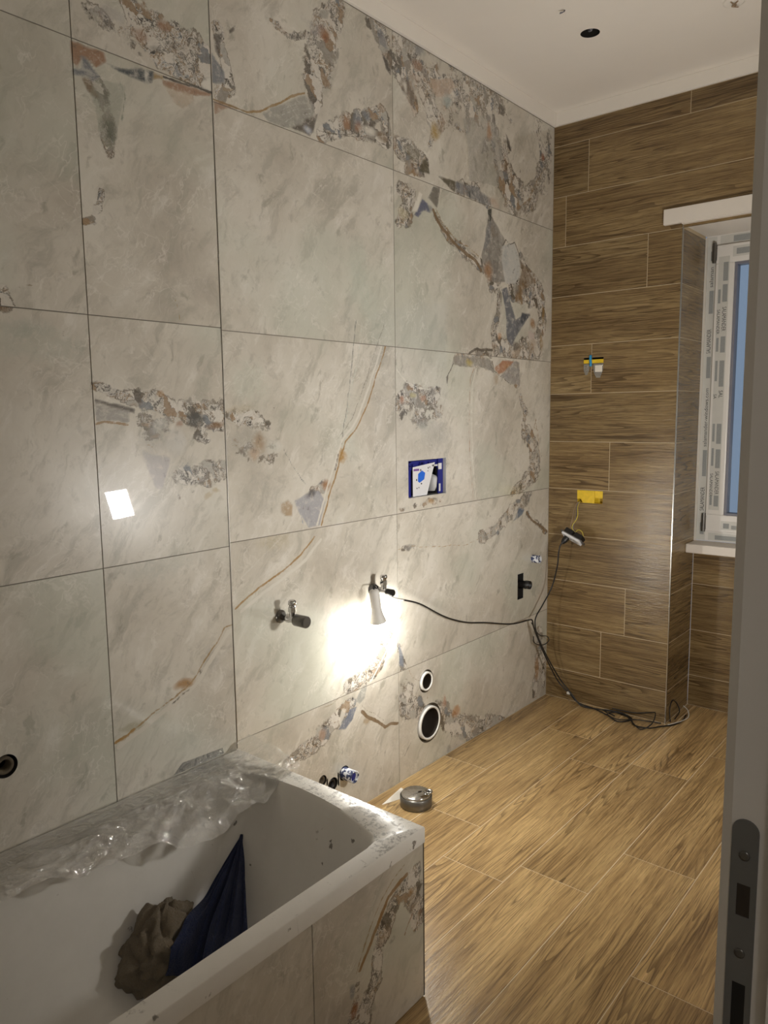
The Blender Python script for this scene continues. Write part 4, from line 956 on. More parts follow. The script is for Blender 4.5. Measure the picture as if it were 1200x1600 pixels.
# ------------------------------------------------------------------ bathtub
TX0, TX1, TY0, TY1, RIM = -3.66, -1.978, SLAB_Y-.001, -.720, .44
tub = thing('bathtub', 'white built-in bathtub streaked with plaster dust', 'bathtub', (-2.8, -.38, 0))
def tub_shell():
    # opening outline (foot end bulges), sampled by angle about a centre
    ctr = np.array((-2.82, -.41))
    foot = [(-2.20, -.122), (-2.13, -.135), (-2.085, -.162), (-2.058, -.215), (-2.041, -.285), (-2.035, -.358), (-2.038, -.43), (-2.047, -.508), (-2.060, -.56), (-2.073, -.61), (-2.088, -.650), (-2.105, -.666), (-2.14, -.672)]
    rest = [(-2.4, -.672), (-2.8, -.672), (-3.3, -.672), (-3.45, -.665), (-3.54, -.62), (-3.57, -.5), (-3.58, -.40), (-3.57, -.28), (-3.54, -.18), (-3.45, -.13), (-3.3, -.122), (-2.8, -.122), (-2.4, -.122)]
    out = np.array(foot+rest)
    def ray(a, poly):
        d = np.array((math.cos(a), math.sin(a))); best = None
        for i in range(len(poly)):
            p = poly[i]; q = poly[(i+1) % len(poly)]; e = q-p; den = d[0]*e[1]-d[1]*e[0]
            if abs(den) < 1e-12: continue
            w0 = p-ctr; t = (w0[0]*e[1]-w0[1]*e[0])/den; s = (w0[0]*d[1]-w0[1]*d[0])/den
            if t > 0 and -1e-9 <= s <= 1+1e-9: best = t if best is None else max(best, t)
        return ctr+d*best
    rect = np.array([(TX1, TY0), (TX1, TY1), (TX0, TY1), (TX0, TY0)])
    ang = set(np.round(np.linspace(-math.pi, math.pi, 121)[:-1], 5))
    for q in list(rect)+foot: ang.add(round(math.atan2(q[1]-ctr[1], q[0]-ctr[0]), 5))
    ang = sorted(ang); N = len(ang)
    top = [ray(a, out) for a in ang]; ext = [ray(a, rect) for a in ang]
    bx = [(-3.42, -2.42), (-.60, -.225)]
    def bot(a):
        c, s = math.cos(a), math.sin(a); hx = .50; hy = .185; n = 4.0
        k = (abs(c/hx)**n+abs(s/hy)**n)**(-1/n); return np.array((-2.90+c*k, -.41+s*k))
    bt = [bot(a) for a in ang]
    rings = []
    rings.append([(e[0], e[1], RIM-.040) for e in ext])
    rings.append([(e[0], e[1], RIM-.005) for e in ext])
    ins = lambda e, t, k: (e[0]+(t[0]-e[0])*k, e[1]+(t[1]-e[1])*k)
    cl = lambda e, d: (min(max(e[0], TX0+d), TX1-d), min(max(e[1], TY1+d), TY0-d))
    rings.append([(*cl(e, .0015), RIM-.0015) for e in ext]); rings.append([(*cl(e, .005), RIM) for e in ext])
    rings.append([(*ins(t, e, .06), RIM) for e, t in zip(ext, top)])
    rings.append([(t[0], t[1], RIM-.004) for t in top])
    D = RIM-.06
    for s, h in ((.02, .03), (.05, .09), (.12, .24), (.20, .42), (.30, .60), (.42, .76), (.58, .88), (.76, .955), (.92, .99), (1.0, 1.0)):
        rings.append([(t[0]+(b[0]-t[0])*s, t[1]+(b[1]-t[1])*s, RIM-.004-(D-.004)*h) for t, b in zip(top, bt)])
    for k in (.6, .2): rings.append([(-2.9+(b[0]+2.9)*k, -.41+(b[1]+.41)*k, .058) for b in bt])
    vs = [p for r in rings for p in r]; fs = []
    for i in range(len(rings)-1):
        for k in range(N): fs.append([i*N+k, i*N+(k+1) % N, (i+1)*N+(k+1) % N, (i+1)*N+k])
    fs.append([(len(rings)-1)*N+k for k in range(N)])
    return MB().add(vs, fs, True)
def unparented(o, par):
    o.parent = par; o.matrix_parent_inverse = Matrix.Translation(-Vector(par.location)); return o
sh = unparented(tub_shell().build('shell', M['tub']), tub)
md = sh.modifiers.new('smooth_by_angle', 'EDGE_SPLIT'); md.split_angle = R(40)
from mathutils.bvhtree import BVHTree
tub_tree = BVHTree.FromPolygons([v.co.copy() for v in sh.data.vertices], [list(q.vertices) for q in sh.data.polygons])
def on_tub(p, gap, over_rim=False):
    """pull a point that lies under the tub's surface back onto it"""
    p = Vector(p)
    hit = tub_tree.ray_cast(Vector((p.x, p.y, 2.0)), Vector((0, 0, -1)))
    if hit[0] is None: return tuple(p)
    q, n, i, d = tub_tree.find_nearest(p)
    if n.z < 0: n = -n
    if p.z >= hit[0].z and d >= gap: return tuple(p)
    if p.z < hit[0].z and over_rim and hit[0].z > RIM-.03: return (p.x, p.y, hit[0].z+gap)
    return tuple(q+n*gap)
# tiled front and end of the bath
pn = tag(MB().box((END_X+.01, -.712, .002), (-1.984, -.700, .396)).box((-1.996, -.712, .002), (-1.984, SLAB_Y-.003, .396)).build('bath_panel', M['grout_dark'], None), 'marble-tiled apron closing the front of the bathtub', 'bath panel')
marble_tile(-2.3475, -1.979, .003, .398, -.716, pn, PANEL_VEINS, step=.005)
marble_tile(-3.52, -2.3475, .003, .398, -.716, pn, [], step=.05)
o = sheet('tile', SLAB_Y-.004-.66, SLAB_Y-.004, .003, .398, lambda a, b: (-1.9805, a, b), (-.004, 0, 0), M['marble'], pn, .05, feats=[]); o['seed'] = 4.4
MB().box((-1.9795, -.7168, .003), (-1.9768, -.706, .398)).build('corner_strip', M['darkmetal'], pn)

# clear film stuck along the rim on the wall side
def film():
    nu, nv = 150, 40; V = np.zeros((nu, nv, 3))
    for i in range(nu):
        u = i/(nu-1); x = -2.80+u*.855
        foot = max(0, (x+2.45)/.30)
        drop = .012+.035*min(1, max(0, (x+2.66)/.12))+.10*min(1, foot)**1.5 if x < -2.10 else .14*max(.1, (-1.98-x)/.12)
        if x > -2.24: drop *= max(.30, 1-(x+2.24)/.11)
        drop *= .75+.5*float(vnoise(np.array([x*16, 3.3]), 2))
        for j in range(nv):
            v = j/(nv-1)
            if v < .42:
                t = v/.42; y = SLAB_Y-.006-t*.078; z = RIM+.0025
            else:
                t = (v-.42)/.58; y = SLAB_Y-.084-.085*t**.8-.05*min(1, foot)*t*(.6+.8*float(vnoise(np.array([x*9, 7.7]), 5))); z = RIM+.003-drop*t**1.25
                if x > -2.10: y -= .02*t
            q = np.array([x*22, y*30, z*30])
            a = .017*(1 if v > .36 else .10)
            z += a*(float(fbm(q, 11, 3))-.35); y += a*.9*(float(fbm(q*1.3, 23, 3))-.5)
            if v > .30: y -= .006*abs(math.sin(x*38+v*9+3*float(vnoise(np.array([x*7, v*3]), 41))))**3*min(1, (v-.3)*4); z += .006*abs(math.sin(x*27-v*14+4*float(vnoise(np.array([x*6, v*4]), 43))))**4
            if x > -2.03: z += .04*max(0, (x+2.03)/.085)*(1-v)*(.5+float(vnoise(np.array([x*40, v*6]), 8)))
            V[i, j] = (x+.010*(float(vnoise(np.array([v*9, x*12]), 4))-.5), min(y, SLAB_Y-.003), max(z, RIM+.002) if v < .40 else z)
    vs = [on_tub(p, .0022, True) for p in V.reshape(-1, 3)]
    fs = [[i*nv+j, (i+1)*nv+j, (i+1)*nv+j+1, i*nv+j+1] for i in range(nu-1) for j in range(nv-1)]
    return MB().add(vs, fs, True)
fo = tag(film().build('protective_film', M['film'], None), 'crumpled clear plastic film peeling off the bathtub rim', 'film')

MB().prism([(-2.20, SLAB_Y-.0008, .443), (-2.03, SLAB_Y-.0008, .443), (-2.035, SLAB_Y-.0008, .462), (-2.17, SLAB_Y-.0008, .468)], (0, -.0006, 0)).build('film_flap', M['film'], fo)
# cloths in the tub
def towel():
    n, m = 80, 60; vs = []; fs = []
    c = np.array((-2.392, -.228, .080))
    for i in range(m):
        t = math.pi*(i+.5)/m
        for k in range(n):
            a = 2*math.pi*k/n; d = np.array((math.sin(t)*math.cos(a), math.sin(t)*math.sin(a), math.cos(t)))
            q = d*3.4+5
            r = 1+.46*(float(fbm(q, 17, 4))-.5)+.07*math.sin(5*a-9*d[2]+7*float(vnoise(q, 9)))-.17*abs(math.sin(2.5*a+6*d[2]+3*float(vnoise(q*.7, 3))))**8
            p = c+d*np.array((.092, .076, .108))*r
            p[0] += .35*max(0, p[2]-.08)*1.0; p[2] = max(p[2]+.05, .064)
            vs.append(on_tub(p, .0015))
    for i in range(m-1):
        for k in range(n): fs.append([i*n+k, i*n+(k+1) % n, (i+1)*n+(k+1) % n, (i+1)*n+k])
    fs.append(list(range(n))); fs.append([(m-1)*n+k for k in range(n)])
    return MB().add(vs, fs, True)
tw = towel()
tw_tree = BVHTree.FromPolygons([Vector(v) for v in tw.v], tw.f)
tag(tw.build('towel', M['towel'], None), 'bunched beige terry towel in the bottom of the bathtub', 'towel')

def blue_cloth():
    # the cloth hangs against the sloping foot end from one pinched corner and spreads to the bottom
    n, m = 72, 40; vs = []; fs = []
    tip = np.array((-2.122, -.227, .306)); L = np.array((-2.362, -.268, .072)); Rr = np.array((-2.272, -.432, .090))
    for i in range(m):
        t = i/(m-1); a = tip+(L-tip)*t; b = tip+(Rr-tip)*t
        for k in range(n):
            s = k/(n-1); p = a+(b-a)*s
            wd = t**1.5
            p = p+(L-Rr)*(.10*math.sin(math.pi*min(1, t*1.05))*(1-s))
            bulge = math.sin(math.pi*s)*.095*t**.8
            fold = (math.sin(s*23+t*3.1+2*float(vnoise(np.array([s*4, t*3]), 6)))*.020+math.sin(s*51+t*7)*.007)*min(1, t*1.8)
            nrm = np.array((-.66, -.45, .60))
            p = p+nrm*(bulge*.8+fold*(0.35+.65*math.sin(math.pi*s))+.004*t+.020*(float(fbm(np.array([s*6, t*5]), 31, 3))-.5)*wd)
            p[2] -= .05*math.sin(math.pi*t)*(1-abs(2*s-1))*.3
            vs.append(p)
    # where the towel is in the way the cloth lies over it
    N3 = Vector((-.66, -.45, .60)).normalized(); push = np.zeros((m, n))
    for q, p in enumerate(vs):
        far = 0.0; o = Vector(p)-N3*.012
        while True:
            h = tw_tree.ray_cast(o, N3, .25)
            if h[0] is None: break
            far = (h[0]-Vector(p)).dot(N3); o = h[0]+N3*1e-4
        push[q//n, q % n] = max(0.0, far+.012) if far > -.012 and far != 0.0 else 0.0
    pad = lambda A, f: f([np.roll(np.roll(np.pad(A, 2, mode='edge'), dy, 0), dx, 1)[2:-2, 2:-2] for dy in (-1, 0, 1) for dx in (-1, 0, 1)])
    top = pad(pad(push, lambda L_: np.max(L_, 0)), lambda L_: np.max(L_, 0)); sm = top
    for _ in range(6): sm = np.maximum(pad(sm, lambda L_: np.mean(L_, 0)), push)
    vs = [on_tub(tuple(np.array(p)+np.array(N3)*sm[q//n, q % n]), .0055) for q, p in enumerate(vs)]
    for i in range(m-1):
        for k in range(n-1): fs.append([i*n+k, i*n+k+1, (i+1)*n+k+1, (i+1)*n+k])
    return MB().add(vs, fs, True)
bc = tag(blue_cloth().build('blue_cloth', M['bluecloth'], None), 'crumpled navy blue cloth hung inside the bathtub', 'cloth')
so = bc.modifiers.new('thickness', 'SOLIDIFY'); so.thickness = .004
# ------------------------------------------------------------------ valves, pipes and openings in the marble wall
def valve(loc, label, cap_r, cap_l, cap_m, cat='valve'):
    t = thing('angle_valve', label, cat, loc, 'angle valves on the marble wall')
    def p(mb, name, m): return mb.build(name, m, t)
    p(MB().lathe([(.021, .0005), (.021, .004), (.015, .009)], d=(0, -1, 0)), 'flange', M['darkmetal'])
    p(MB().lathe([(.0105, .005), (.0105, .030), (.014, .032), (.014, .040), (.012, .043), (.012, .070)], d=(0, -1, 0)), 'body', M['chrome'])
    p(MB().lathe([(.0095, .008), (.0095, .024)], (0, -.055, 0)).lathe([(.0135, .024), (.0135, .038)], (0, -.055, 0), n=6, smooth=False).lathe([(.0095, .038), (.0095, .046), (.0125, .047), (.0125, .056), (.009, .060)], (0, -.055, 0)), 'outlet_nut', M['chrome'])
    p(MB().lathe([(cap_r*.9, .068), (cap_r, .070), (cap_r, .068+cap_l-.002), (cap_r*.9, .068+cap_l)], d=(0, -1, 0)), 'handle', cap_m)
    return t
valve((-1.759, 0, .780), 'chrome angle valve with a long round handle, nearer the bathtub', .0185, .050, M['darkmetal'])
valve((-1.321, 0, .784), 'chrome angle valve from which the lit bulb hangs', .0125, .030, M['black'])

def pipe_end(name, x, z, r, label, cat, rim_m, hole_r, y=0.0, depth=.12, rimw=.008, proud=.006):
    t = thing(name, label, cat, (x, y, z))
    MB().lathe([(hole_r-.0003, .0), (hole_r-.0003, .012), (r*1.0, .013), (r*.99, .03)], d=(0, 1, 0), n=40, caps=False).build('sealant', M['bitumen'], t)
    MB().lathe([(r-rimw, depth*.4), (r-rimw, -proud), (r, -proud), (r, .03)], d=(0, 1, 0), n=40, caps=False).build('rim', rim_m, t)
    MB().lathe([(r-rimw-.0005, -proud+.003), (r-rimw-.001, depth*.5), (r*.55, depth*.8), (0, depth)], d=(0, 1, 0), n=40, caps=False).build('pipe_inside', M['pipein'], t)
    return t
pipe_end('drain_pipe', -.981, .176, .068, 'large waste pipe opening with a white rim low in the marble wall', 'pipe', M['pipewhite'], .080)
pipe_end('flush_pipe', -1.001, .354, .038, 'small round pipe opening above the large waste pipe', 'pipe', M['pipewhite'], .046, rimw=.007)
def round_hole(x, z, r, label, y=0.0, plug=False):
    t = thing('pipe_hole', label, 'pipe hole', (x, y, z))
    MB().lathe([(r-.0003, .0005), (r-.0005, .04), (0, .042)], d=(0, 1, 0), n=40, caps=False).build('cavity', M['dark'], t)
    MB().lathe([(r*.75, .02), (r*.75, .004), (r*.5, .004), (r*.45, .03)], d=(0, 1, 0), n=24, caps=False).build('pipe_socket', M['black'] if plug else M['bitumen'], t)
round_hole(-1.541, .140, .024, 'dark round pipe hole beside the foil-wrapped stub near the bathtub', plug=True)
round_hole(-1.590, .172, .019, 'small dark pipe hole just above the bathtub rim')
round_hole(-2.628, .632, .027, 'dark round hole in the marble above the bathtub', SLAB_Y)
def stub(x, z, r, L, hole_r, label, m, dark):
    t = thing('pipe_stub', label, 'pipe stub', (x, 0, z))
    if hole_r: MB().lathe([(hole_r-.0003, .0005), (hole_r-.0005, .03), (0, .031)], d=(0, 1, 0), n=40, caps=False).build('cavity', M['dark'], t)
    MB().lathe([(r, .02 if hole_r else -.0005), (r, -L), (r*.82, -L), (r*.80, -L+.012), (0, -L+.013)], d=(0, 1, 0), n=28, caps=False).build('sleeve', m, t)
    MB().lathe([(r*.78, -L+.011), (0, -L+.010)], d=(0, 1, 0), n=28, caps=False).build('plug', dark, t)
    return t
stub(-1.483, .158, .0215, .050, .026, 'white and blue plugged pipe stub next to the bathtub', M['foil'], M['blue'])
stub(-.153, .714, .0185, .040, 0, 'blue and white wrapped pipe stub near the wall corner', M['foil'], M['black'])
# black elbow in its slot
t = thing('elbow_pipe', 'black elbow pipe sticking out of a narrow slot in the marble', 'pipe', (-.264, 0, .60))
MB().box((-.0268, .0005, -.0598), (-.0262, .05, .0598)).box((.0262, .0005, -.0598), (.0268, .05, .0598)).box((-.0268, .049, -.0598), (.0268, .05, .0598)).box((-.0268, .0005, .0590), (.0268, .05, .0598)).box((-.0268, .0005, -.0598), (.0268, .05, -.0590)).build('slot_lining', M['dark'], t)
MB().lathe([(.017, .030), (.017, -.025), (.0195, -.026), (.0195, -.050), (.016, -.050), (.015, -.03), (0, -.029)], (0, 0, .012), d=(0, 1, 0), n=28, caps=False).lathe([(.016, -.055), (.016, .01)], (0, .028, 0), d=(0, 0, 1), n=24).build('elbow', M['black'], t)
MB().box((-.022, .020, -.058), (-.012, .024, .058)).build('bracket', M['steel'], t)

# concealed cistern opening
t = thing('cistern_opening', 'square opening for a flush plate with a blue liner and printed card', 'access opening', (-.9835, 0, 1.158))
hw, hh, dp = .1205, .069, .055
MB().box((-hw-.0008, .001, -hh), (-hw, dp, hh)).box((hw, .001, -hh), (hw+.0008, dp, hh)).box((-hw, .001, hh), (hw, dp, hh+.0008)).box((-hw, .001, -hh-.0008), (hw, dp, -hh)).build('frame_lining', M['greycup'], t)
MB().box((-hw, dp-.002, -hh), (hw, dp, hh)).build('back_panel', M['black'], t)
bl_ = MB().box((-hw+.012, .020, -hh), (-hw+.040, .024, hh)).box((hw-.034, .014, -hh), (hw-.002, .018, hh)).box((-hw+.012, .020, hh-.026), (hw-.002, .024, hh-.004))
for k in range(14):
    x = -hw+.015+.225*rnd.random(); z = hh-.012-.020*rnd.random()
    bl_.box((x-.006, .015, z-.006), (x+.006+.008*rnd.random(), .019, z+.004))
bl_.build('blue_liner', M['blue'], t)
cd = MB().prism([(-hw+.042, .012, -hh+.001), (-hw+.042, .012, hh-.026), (.062, .012, hh-.014), (.010, .012, -hh+.001)], (0, .0015, 0)).build('printed_card', M['card'], t)
MB().prism([(-.048, .0112, -.012), (-.046, .0112, .016), (-.022, .0112, .028), (-.002, .0112, .018), (-.008, .0112, -.006), (-.038, .0112, -.018)], (0, .0006, 0)).build('blue_mark', M['brightblue'], cd)
MB().box((-.074, .0112, .028), (-.040, .0118, .036)).build('purple_mark', M['purple'], cd)
for x, z, w_, h_ in ((-.030, .030, .008, .010), (-.056, -.006, .008, .010), (-.026, -.022, .010, .007), (-.054, -.038, .006, .006), (-.042, -.036, .006, .006), (.018, .036, .005, .009), (.028, .038, .005, .006), (.016, .024, .006, .004)):
    MB().prism([(x, .0112, z-h_/2), (x+w_/2, .0112, z), (x, .0112, z+h_/2), (x-w_/2, .0112, z)], (0, .0006, 0)).build('black_mark', M['ink'], cd)
MB().lathe([(.0, -.046), (.018, -.045), (.026, -.030), (.030, .005), (.026, .014), (.0, .024)], (.058, .030, -.012), d=(0, 0, 1), n=28, caps=False, sx=1, sy=.6).build('grey_cup', M['greycup'], t)
MB().tube([(.030, .02, .010), (.050, .018, .040), (.058, .018, .050)], .0015).build('pull_wire', M['wire_bl'], t)
for a, b in (((.046, .012, .040), (.080, .015, .046)), ((.082, .008, .026), (.102, .011, .050)), ((.086, .008, -.060), (.094, .011, -.030))): MB().box(a, b).build('white_tape', M['card'], t)

# ------------------------------------------------------------------ hanging bulb, cables, outlet
lp = thing('hanging_bulb', 'lit LED bulb hanging in a white socket from the angle valve', 'lamp', (-1.382, -.062, .800))
lp.rotation_euler = (0, R(-9), 0)
MB().lathe([(.008, .004), (.015, 0), (.0175, -.008), (.0175, -.050), (.0185, -.052), (.0185, -.060)], n=28).build('socket', M['lampwhite'], lp)
bb = MB().lathe([(.0165, -.060), (.0175, -.064), (.0205, -.085), (.0285, -.112), (.0295, -.117)], n=32).build('bulb_base', M['lampwhite'], lp)
MB().lathe([(.0292, -.1172), (.0300, -.126), (.0288, -.140), (.0240, -.153), (.0150, -.162), (.0, -.166)], n=32, caps=False).build('bulb_dome', M['bulb'], bb)

# centre lines; slack() then lets them lie on or beside each other, the floor and the walls instead of passing through
k1 = [(-1.383, -.062, .800), (-1.376, -.057, .814), (-1.352, -.040, .813), (-1.321, -.0235, .7995), (-1.298, -.021, .783), (-1.268, -.022, .761), (-1.225, -.024, .736), (-1.063, -.012, .682), (-.894, -.014, .594), (-.75, -.020, .54), (-.607, -.030, .508), (-.391, -.030, .454), (-.275, -.050, .450), (-.240, -.050, .440), (-.205, -.042, .39), (-.133, -.048, .273), (-.097, -.074, .181), (-.055, -.096, .102), (-.052, -.150, .055), (-.050, -.20, .018), (-.055, -.28, .0105), (-.09, -.36, .0105), (-.13, -.43, .0105), (-.07, -.47, .0120), (-.030, -.40, .0125), (-.06, -.33, .0175), (-.10, -.40, .0195)]
k2 = [(-.1070, -.1318, .7971), (-.1193, -.1243, .7829), (-.122, -.118, .740), (-.120, -.112, .685), (-.117, -.086, .586), (-.178, -.070, .505), (-.226, -.064, .462), (-.250, -.070, .43), (-.220, -.066, .37), (-.155, -.070, .275), (-.108, -.092, .187), (-.063, -.118, .108), (-.060, -.170, .056), (-.060, -.22, .012), (-.03, -.30, .0036), (-.018, -.37, .0036), (-.045, -.45, .0036), (-.11, -.50, .0036), (-.10, -.56, .0036), (-.05, -.595, .0036), (.0, -.632, .0036), (.07, -.648, .0036), (.14, -.642, .0060)]
k3 = [(-.228, -.040, .425), (-.136, -.030, .345), (-.06, -.034, .318), (-.050, -.038, .295), (-.10, -.034, .285), (-.179, -.030, .314), (-.195, -.034, .35)]
k4 = [(-.03, -.36, .023), (-.02, -.46, .024), (-.012, -.53, .040), (-.055, -.570, .060), (-.11, -.575, .030), (-.15, -.54, .010), (-.10, -.475, .019), (-.06, -.42, .026), (-.11, -.37, .027), (-.14, -.43, .024), (-.08, -.50, .020), (-.035, -.590, .012)]
k5 = [(-.03, -.618, .0106), (.05, -.652, .0104), (.11, -.662, .013), (.145, -.648, .03), (.150, -.625, .045)]
k6 = [(.02, -.612, .006), (.03, -.604, .06), (.07, -.602, .09), (.12, -.606, .06), (.11, -.622, .03), (.05, -.622, .012)]
def slack(paths, keep):
    """paths: [(points, radius)]; keep: how many dense points from each start stay put"""
    P, own, rad, fix = [], [], [], []
    for c, (pts, r) in enumerate(paths):
        pts = [Vector(p) for p in pts]; Q = []
        for i in range(len(pts)-1):
            p0, p1, p2, p3 = pts[max(i-1, 0)], pts[i], pts[i+1], pts[min(i+2, len(pts)-1)]
            sub = max(4, int((p2-p1).length/.008))
            for k in range(sub):
                t = k/sub; Q.append(.5*((2*p1)+(p2-p0)*t+(2*p0-5*p1+4*p2-p3)*t*t+(3*p1-p0-3*p2+p3)*t**3))
        Q.append(pts[-1]); P += [tuple(q) for q in Q]; own += [c]*len(Q); rad += [r]*len(Q)
        fix += [k < keep[c] for k in range(len(Q))]
    P = np.array(P); own = np.array(own); rad = np.array(rad); fix = np.array(fix); home = P.copy()
    first = np.r_[True, own[1:] != own[:-1]]; last = np.r_[own[1:] != own[:-1], True]
    need = rad[:, None]+rad[None, :]+.0014; other = own[:, None] != own[None, :]
    def settle():
        P[:, 2] = np.maximum(P[:, 2], rad+.0003); P[:, 1] = np.minimum(P[:, 1], -rad-.0003)
        room = P[:, 1] > NICHE_Y-.004
        P[room, 0] = np.minimum(P[room, 0], -rad[room]-.0026)
        nic = (~room) & (P[:, 0] > -.006); P[nic, 1] = np.minimum(P[nic, 1], NICHE_Y-rad[nic]-.0026)
    for it in range(420):
        D = P[:, None, :]-P[None, :, :]; d = np.sqrt((D**2).sum(-1))+1e-9
        ov = np.where(other & (d < need), need-d, 0.0)
        mv = (D/d[..., None]*ov[..., None]); k = (ov > 0).sum(1); sh_ = mv.sum(1)/np.maximum(k, 1)[:, None]*.55
        if it < 300:
            lap = np.zeros_like(P); inn = ~(first | last); q = np.nonzero(inn)[0]
            lap[q] = ((P[q-1]-home[q-1])+(P[q+1]-home[q+1]))/2-(P[q]-home[q])
            sh_ = sh_+lap*.30
        sh_[fix] = 0; P += sh_
        keepP = P[fix].copy(); settle(); P[fix] = keepP
    return [[tuple(q) for q in P[own == c]] for c in range(len(paths))]
k1, k2, k3, k4, k5, k6 = slack([(k1, .0032), (k2, .0032), (k3, .0022), (k4, .0026), (k5, .0022), (k6, .0026)], [60, 14, 0, 0, 0, 0])
kc = tag(MB().tube(k1, .0032, sub=1).build('lamp_cable', M['cable'], None), 'black cable running from the hanging bulb across the marble wall', 'cable')
MB().tube([q for q in k1 if -1.290 < q[0] < -1.16], .0040, sub=1).build('white_sleeve', M['wcable'], kc)
tag(MB().tube(k2, .0032, sub=1).build('power_cable', M['cable'], None), 'black cable dropping from the dangling outlet to the floor', 'cable')
tag(MB().tube(k3, .0022, sub=1).build('loose_wire', M['cable'], None), 'thin black wire loop beside the wall corner', 'wire')
tag(MB().tube(k4, .0026, sub=1).build('coiled_wire', M['cable'], None), 'coiled black wire lying on the floor tiles by the oak-look wall', 'wire')
tag(MB().tube(k5, .0022, sub=1).build('loose_wire', M['wcable'], None), 'pale wire end curling on the floor in the window niche', 'wire')
tag(MB().tube(k6, .0026, sub=1).build('loose_wire', M['cable'], None), 'black wire loop standing against the niche reveal', 'wire')
cx, cy, cz = min(k1, key=lambda q: (q[1]+.150)**2+(q[2]-.056)**2)
tag(MB().box((cx-.008, cy-.008, cz-.0045), (cx+.0045, cy+.008, cz+.008), bev=.002).build('cable_connector', M['wcable'], None), 'small white connector on the cable at the foot of the oak-look wall', 'connector')

def outlet():
    t = thing('power_outlet', 'white double power outlet dangling on its wires from the oak-look wall', 'outlet', (-.085, -.170, .822))
    ex = Vector((-.18, -.93, -.32)).normalized(); n = Vector((-.62, .10, -.78)); n = (n-ex*n.dot(ex)).normalized(); ey = n.cross(ex)
    m = Matrix((ex, ey, n)).transposed().to_4x4()
    MB().box((-.060, -.024, -.0015), (.060, .024, .0015), m).box((-.070, -.007, -.0015), (.070, .007, .0015), m).build('mounting_plate', M['darkmetal'], t)
    MB().box((-.050, -.020, -.026), (-.004, .020, -.0015), m, .003).box((.006, -.020, -.026), (.050, .020, -.0015), m, .003).build('back_housing', M['black'], t)
    f = MB().box((-.052, -.021, .0015), (.050, .021, .012), m, .002).build('outlet_face', M['card'], t)
    for sx in (-.024, .024):
        MB().lathe([(.015, .0), (.015, .0008)], m @ Vector((sx, 0, .012)), n, 24).build('socket_well', M['greycup'], f)
    MB().box((-.003, -.003, .012), (.003, .003, .0135), m).build('cover_screw', M['darkmetal'], f)
    MB().lathe([(.014, .012), (.0145, .030), (.011, .042), (.006, .050)], m @ Vector((-.024, 0, 0)), n, 20).build('plug', M['black'], t)
    o = Vector((-.085, -.170, .822)); B_ = lambda x: m @ Vector((x, 0, -.026))
    def wire(pts, mat, nm='wire'): MB().tube([Vector(q)-o if abs(q[2]) > .5 else Vector(q) for q in pts], .0016, 6).build(nm, mat, t)
    src = (.004, -.163, .984)
    wire([src, (-.030, -.166, .960), (-.052, -.176, .915), (-.070, -.158, .868), tuple(B_(.0)+o)], M['wire_yg'])
    wire([src, (-.025, -.152, .965), (-.045, -.148, .91), (-.070, -.150, .86), tuple(B_(-.012)+o)], M['wire_br'])
    wire([src, (-.020, -.158, .965), (-.035, -.160, .91), (-.065, -.162, .86), tuple(B_(.010)+o)], M['wire_bl'])
    wire([tuple(B_(-.004)+o), tuple(B_(.010)+o+Vector((0, 0, .020))), tuple(B_(.034)+o+Vector((0, 0, .022))), tuple(B_(.044)+o)], M['wire_yg'])
outlet()
# yellow wall box
t = thing('junction_box', 'yellow wall box partly taped over, with wires hanging out', 'wall box', (0, -.2125, 1.0065))
w2, h2, d2 = .0618, .0288, .035
MB().box((.001, -w2-.0006, -h2), (d2, -w2, h2)).box((.001, w2, -h2), (d2, w2+.0006, h2)).box((.001, -w2, h2), (d2, w2, h2+.0006)).box((.001, -w2, -h2-.0006), (d2, w2, -h2)).box((d2-.001, -w2, -h2), (d2, w2, h2)).build('box_body', M['yellow'], t)
MB().prism([(.0005, .060, -.010), (.0005, .060, .0285), (.0005, -.022, .0285), (.0005, -.022, -.0285), (.0005, .036, -.0285), (.0005, .044, -.012)], (-.0015, 0, 0)).box((-.0016, .0585, -.012), (.002, .0635, .030)).build('yellow_tape', M['yellow'], t)
MB().box((.002, -.061, -.004), (.004, -.022, .0285)).build('cover', M['yellow'], t)
for k in range(3):
    for j in range(3): MB().box((-.0016, .004+.008*k, -.008+.008*j), (-.0008, .009+.008*k, -.003+.008*j)).build('tape_rib', M['yellow'], t)
# upper wall clip
t = thing('wall_box_clip', 'yellow strip with a cyan clip in a slit of the oak-look wall', 'clip', (0, -.2145, 1.632))
MB().box((.001, -.0475, -.0138), (.028, -.0470, .0138)).box((.001, .0470, -.0138), (.028, .0475, .0138)).box((.001, -.0475, .0133), (.028, .0475, .0138)).box((.001, -.0475, -.0138), (.028, .0475, -.0133)).box((.027, -.0475, -.0138), (.028, .0475, .0138)).build('slit_lining', M['dark'], t)
MB().box((-.004, -.048, -.012), (.004, .046, .005), bev=.001).build('yellow_bar', M['yellow'], t)
MB().tube([(-.006, .012, .024), (-.007, .012, .005), (-.007, .010, -.014), (-.005, .012, -.024)], .006, 10).build('cyan_clip', M['blueclip'], t)
fm = MB()
for y0, y1, zb, nm in ((-.002, -.048, -.078, 0), (.046, .018, -.064, 1)):
    pts = [(y0, -.014), (y1, -.014), (y1, -.014+(zb+.014)*.45), (y1+(y0-y1)*.3, zb), (y0+(y1-y0)*.3, zb), (y0, -.014+(zb+.014)*.55)]
    fm.prism([(-.003, a, b) for a, b in pts], (.001, 0, 0))
fm.build('clear_plastic', M['film'], t)
MB().box((-.0045, -.044, -.052), (-.0035, -.010, -.022)).build('pale_label', M['paper'], t)

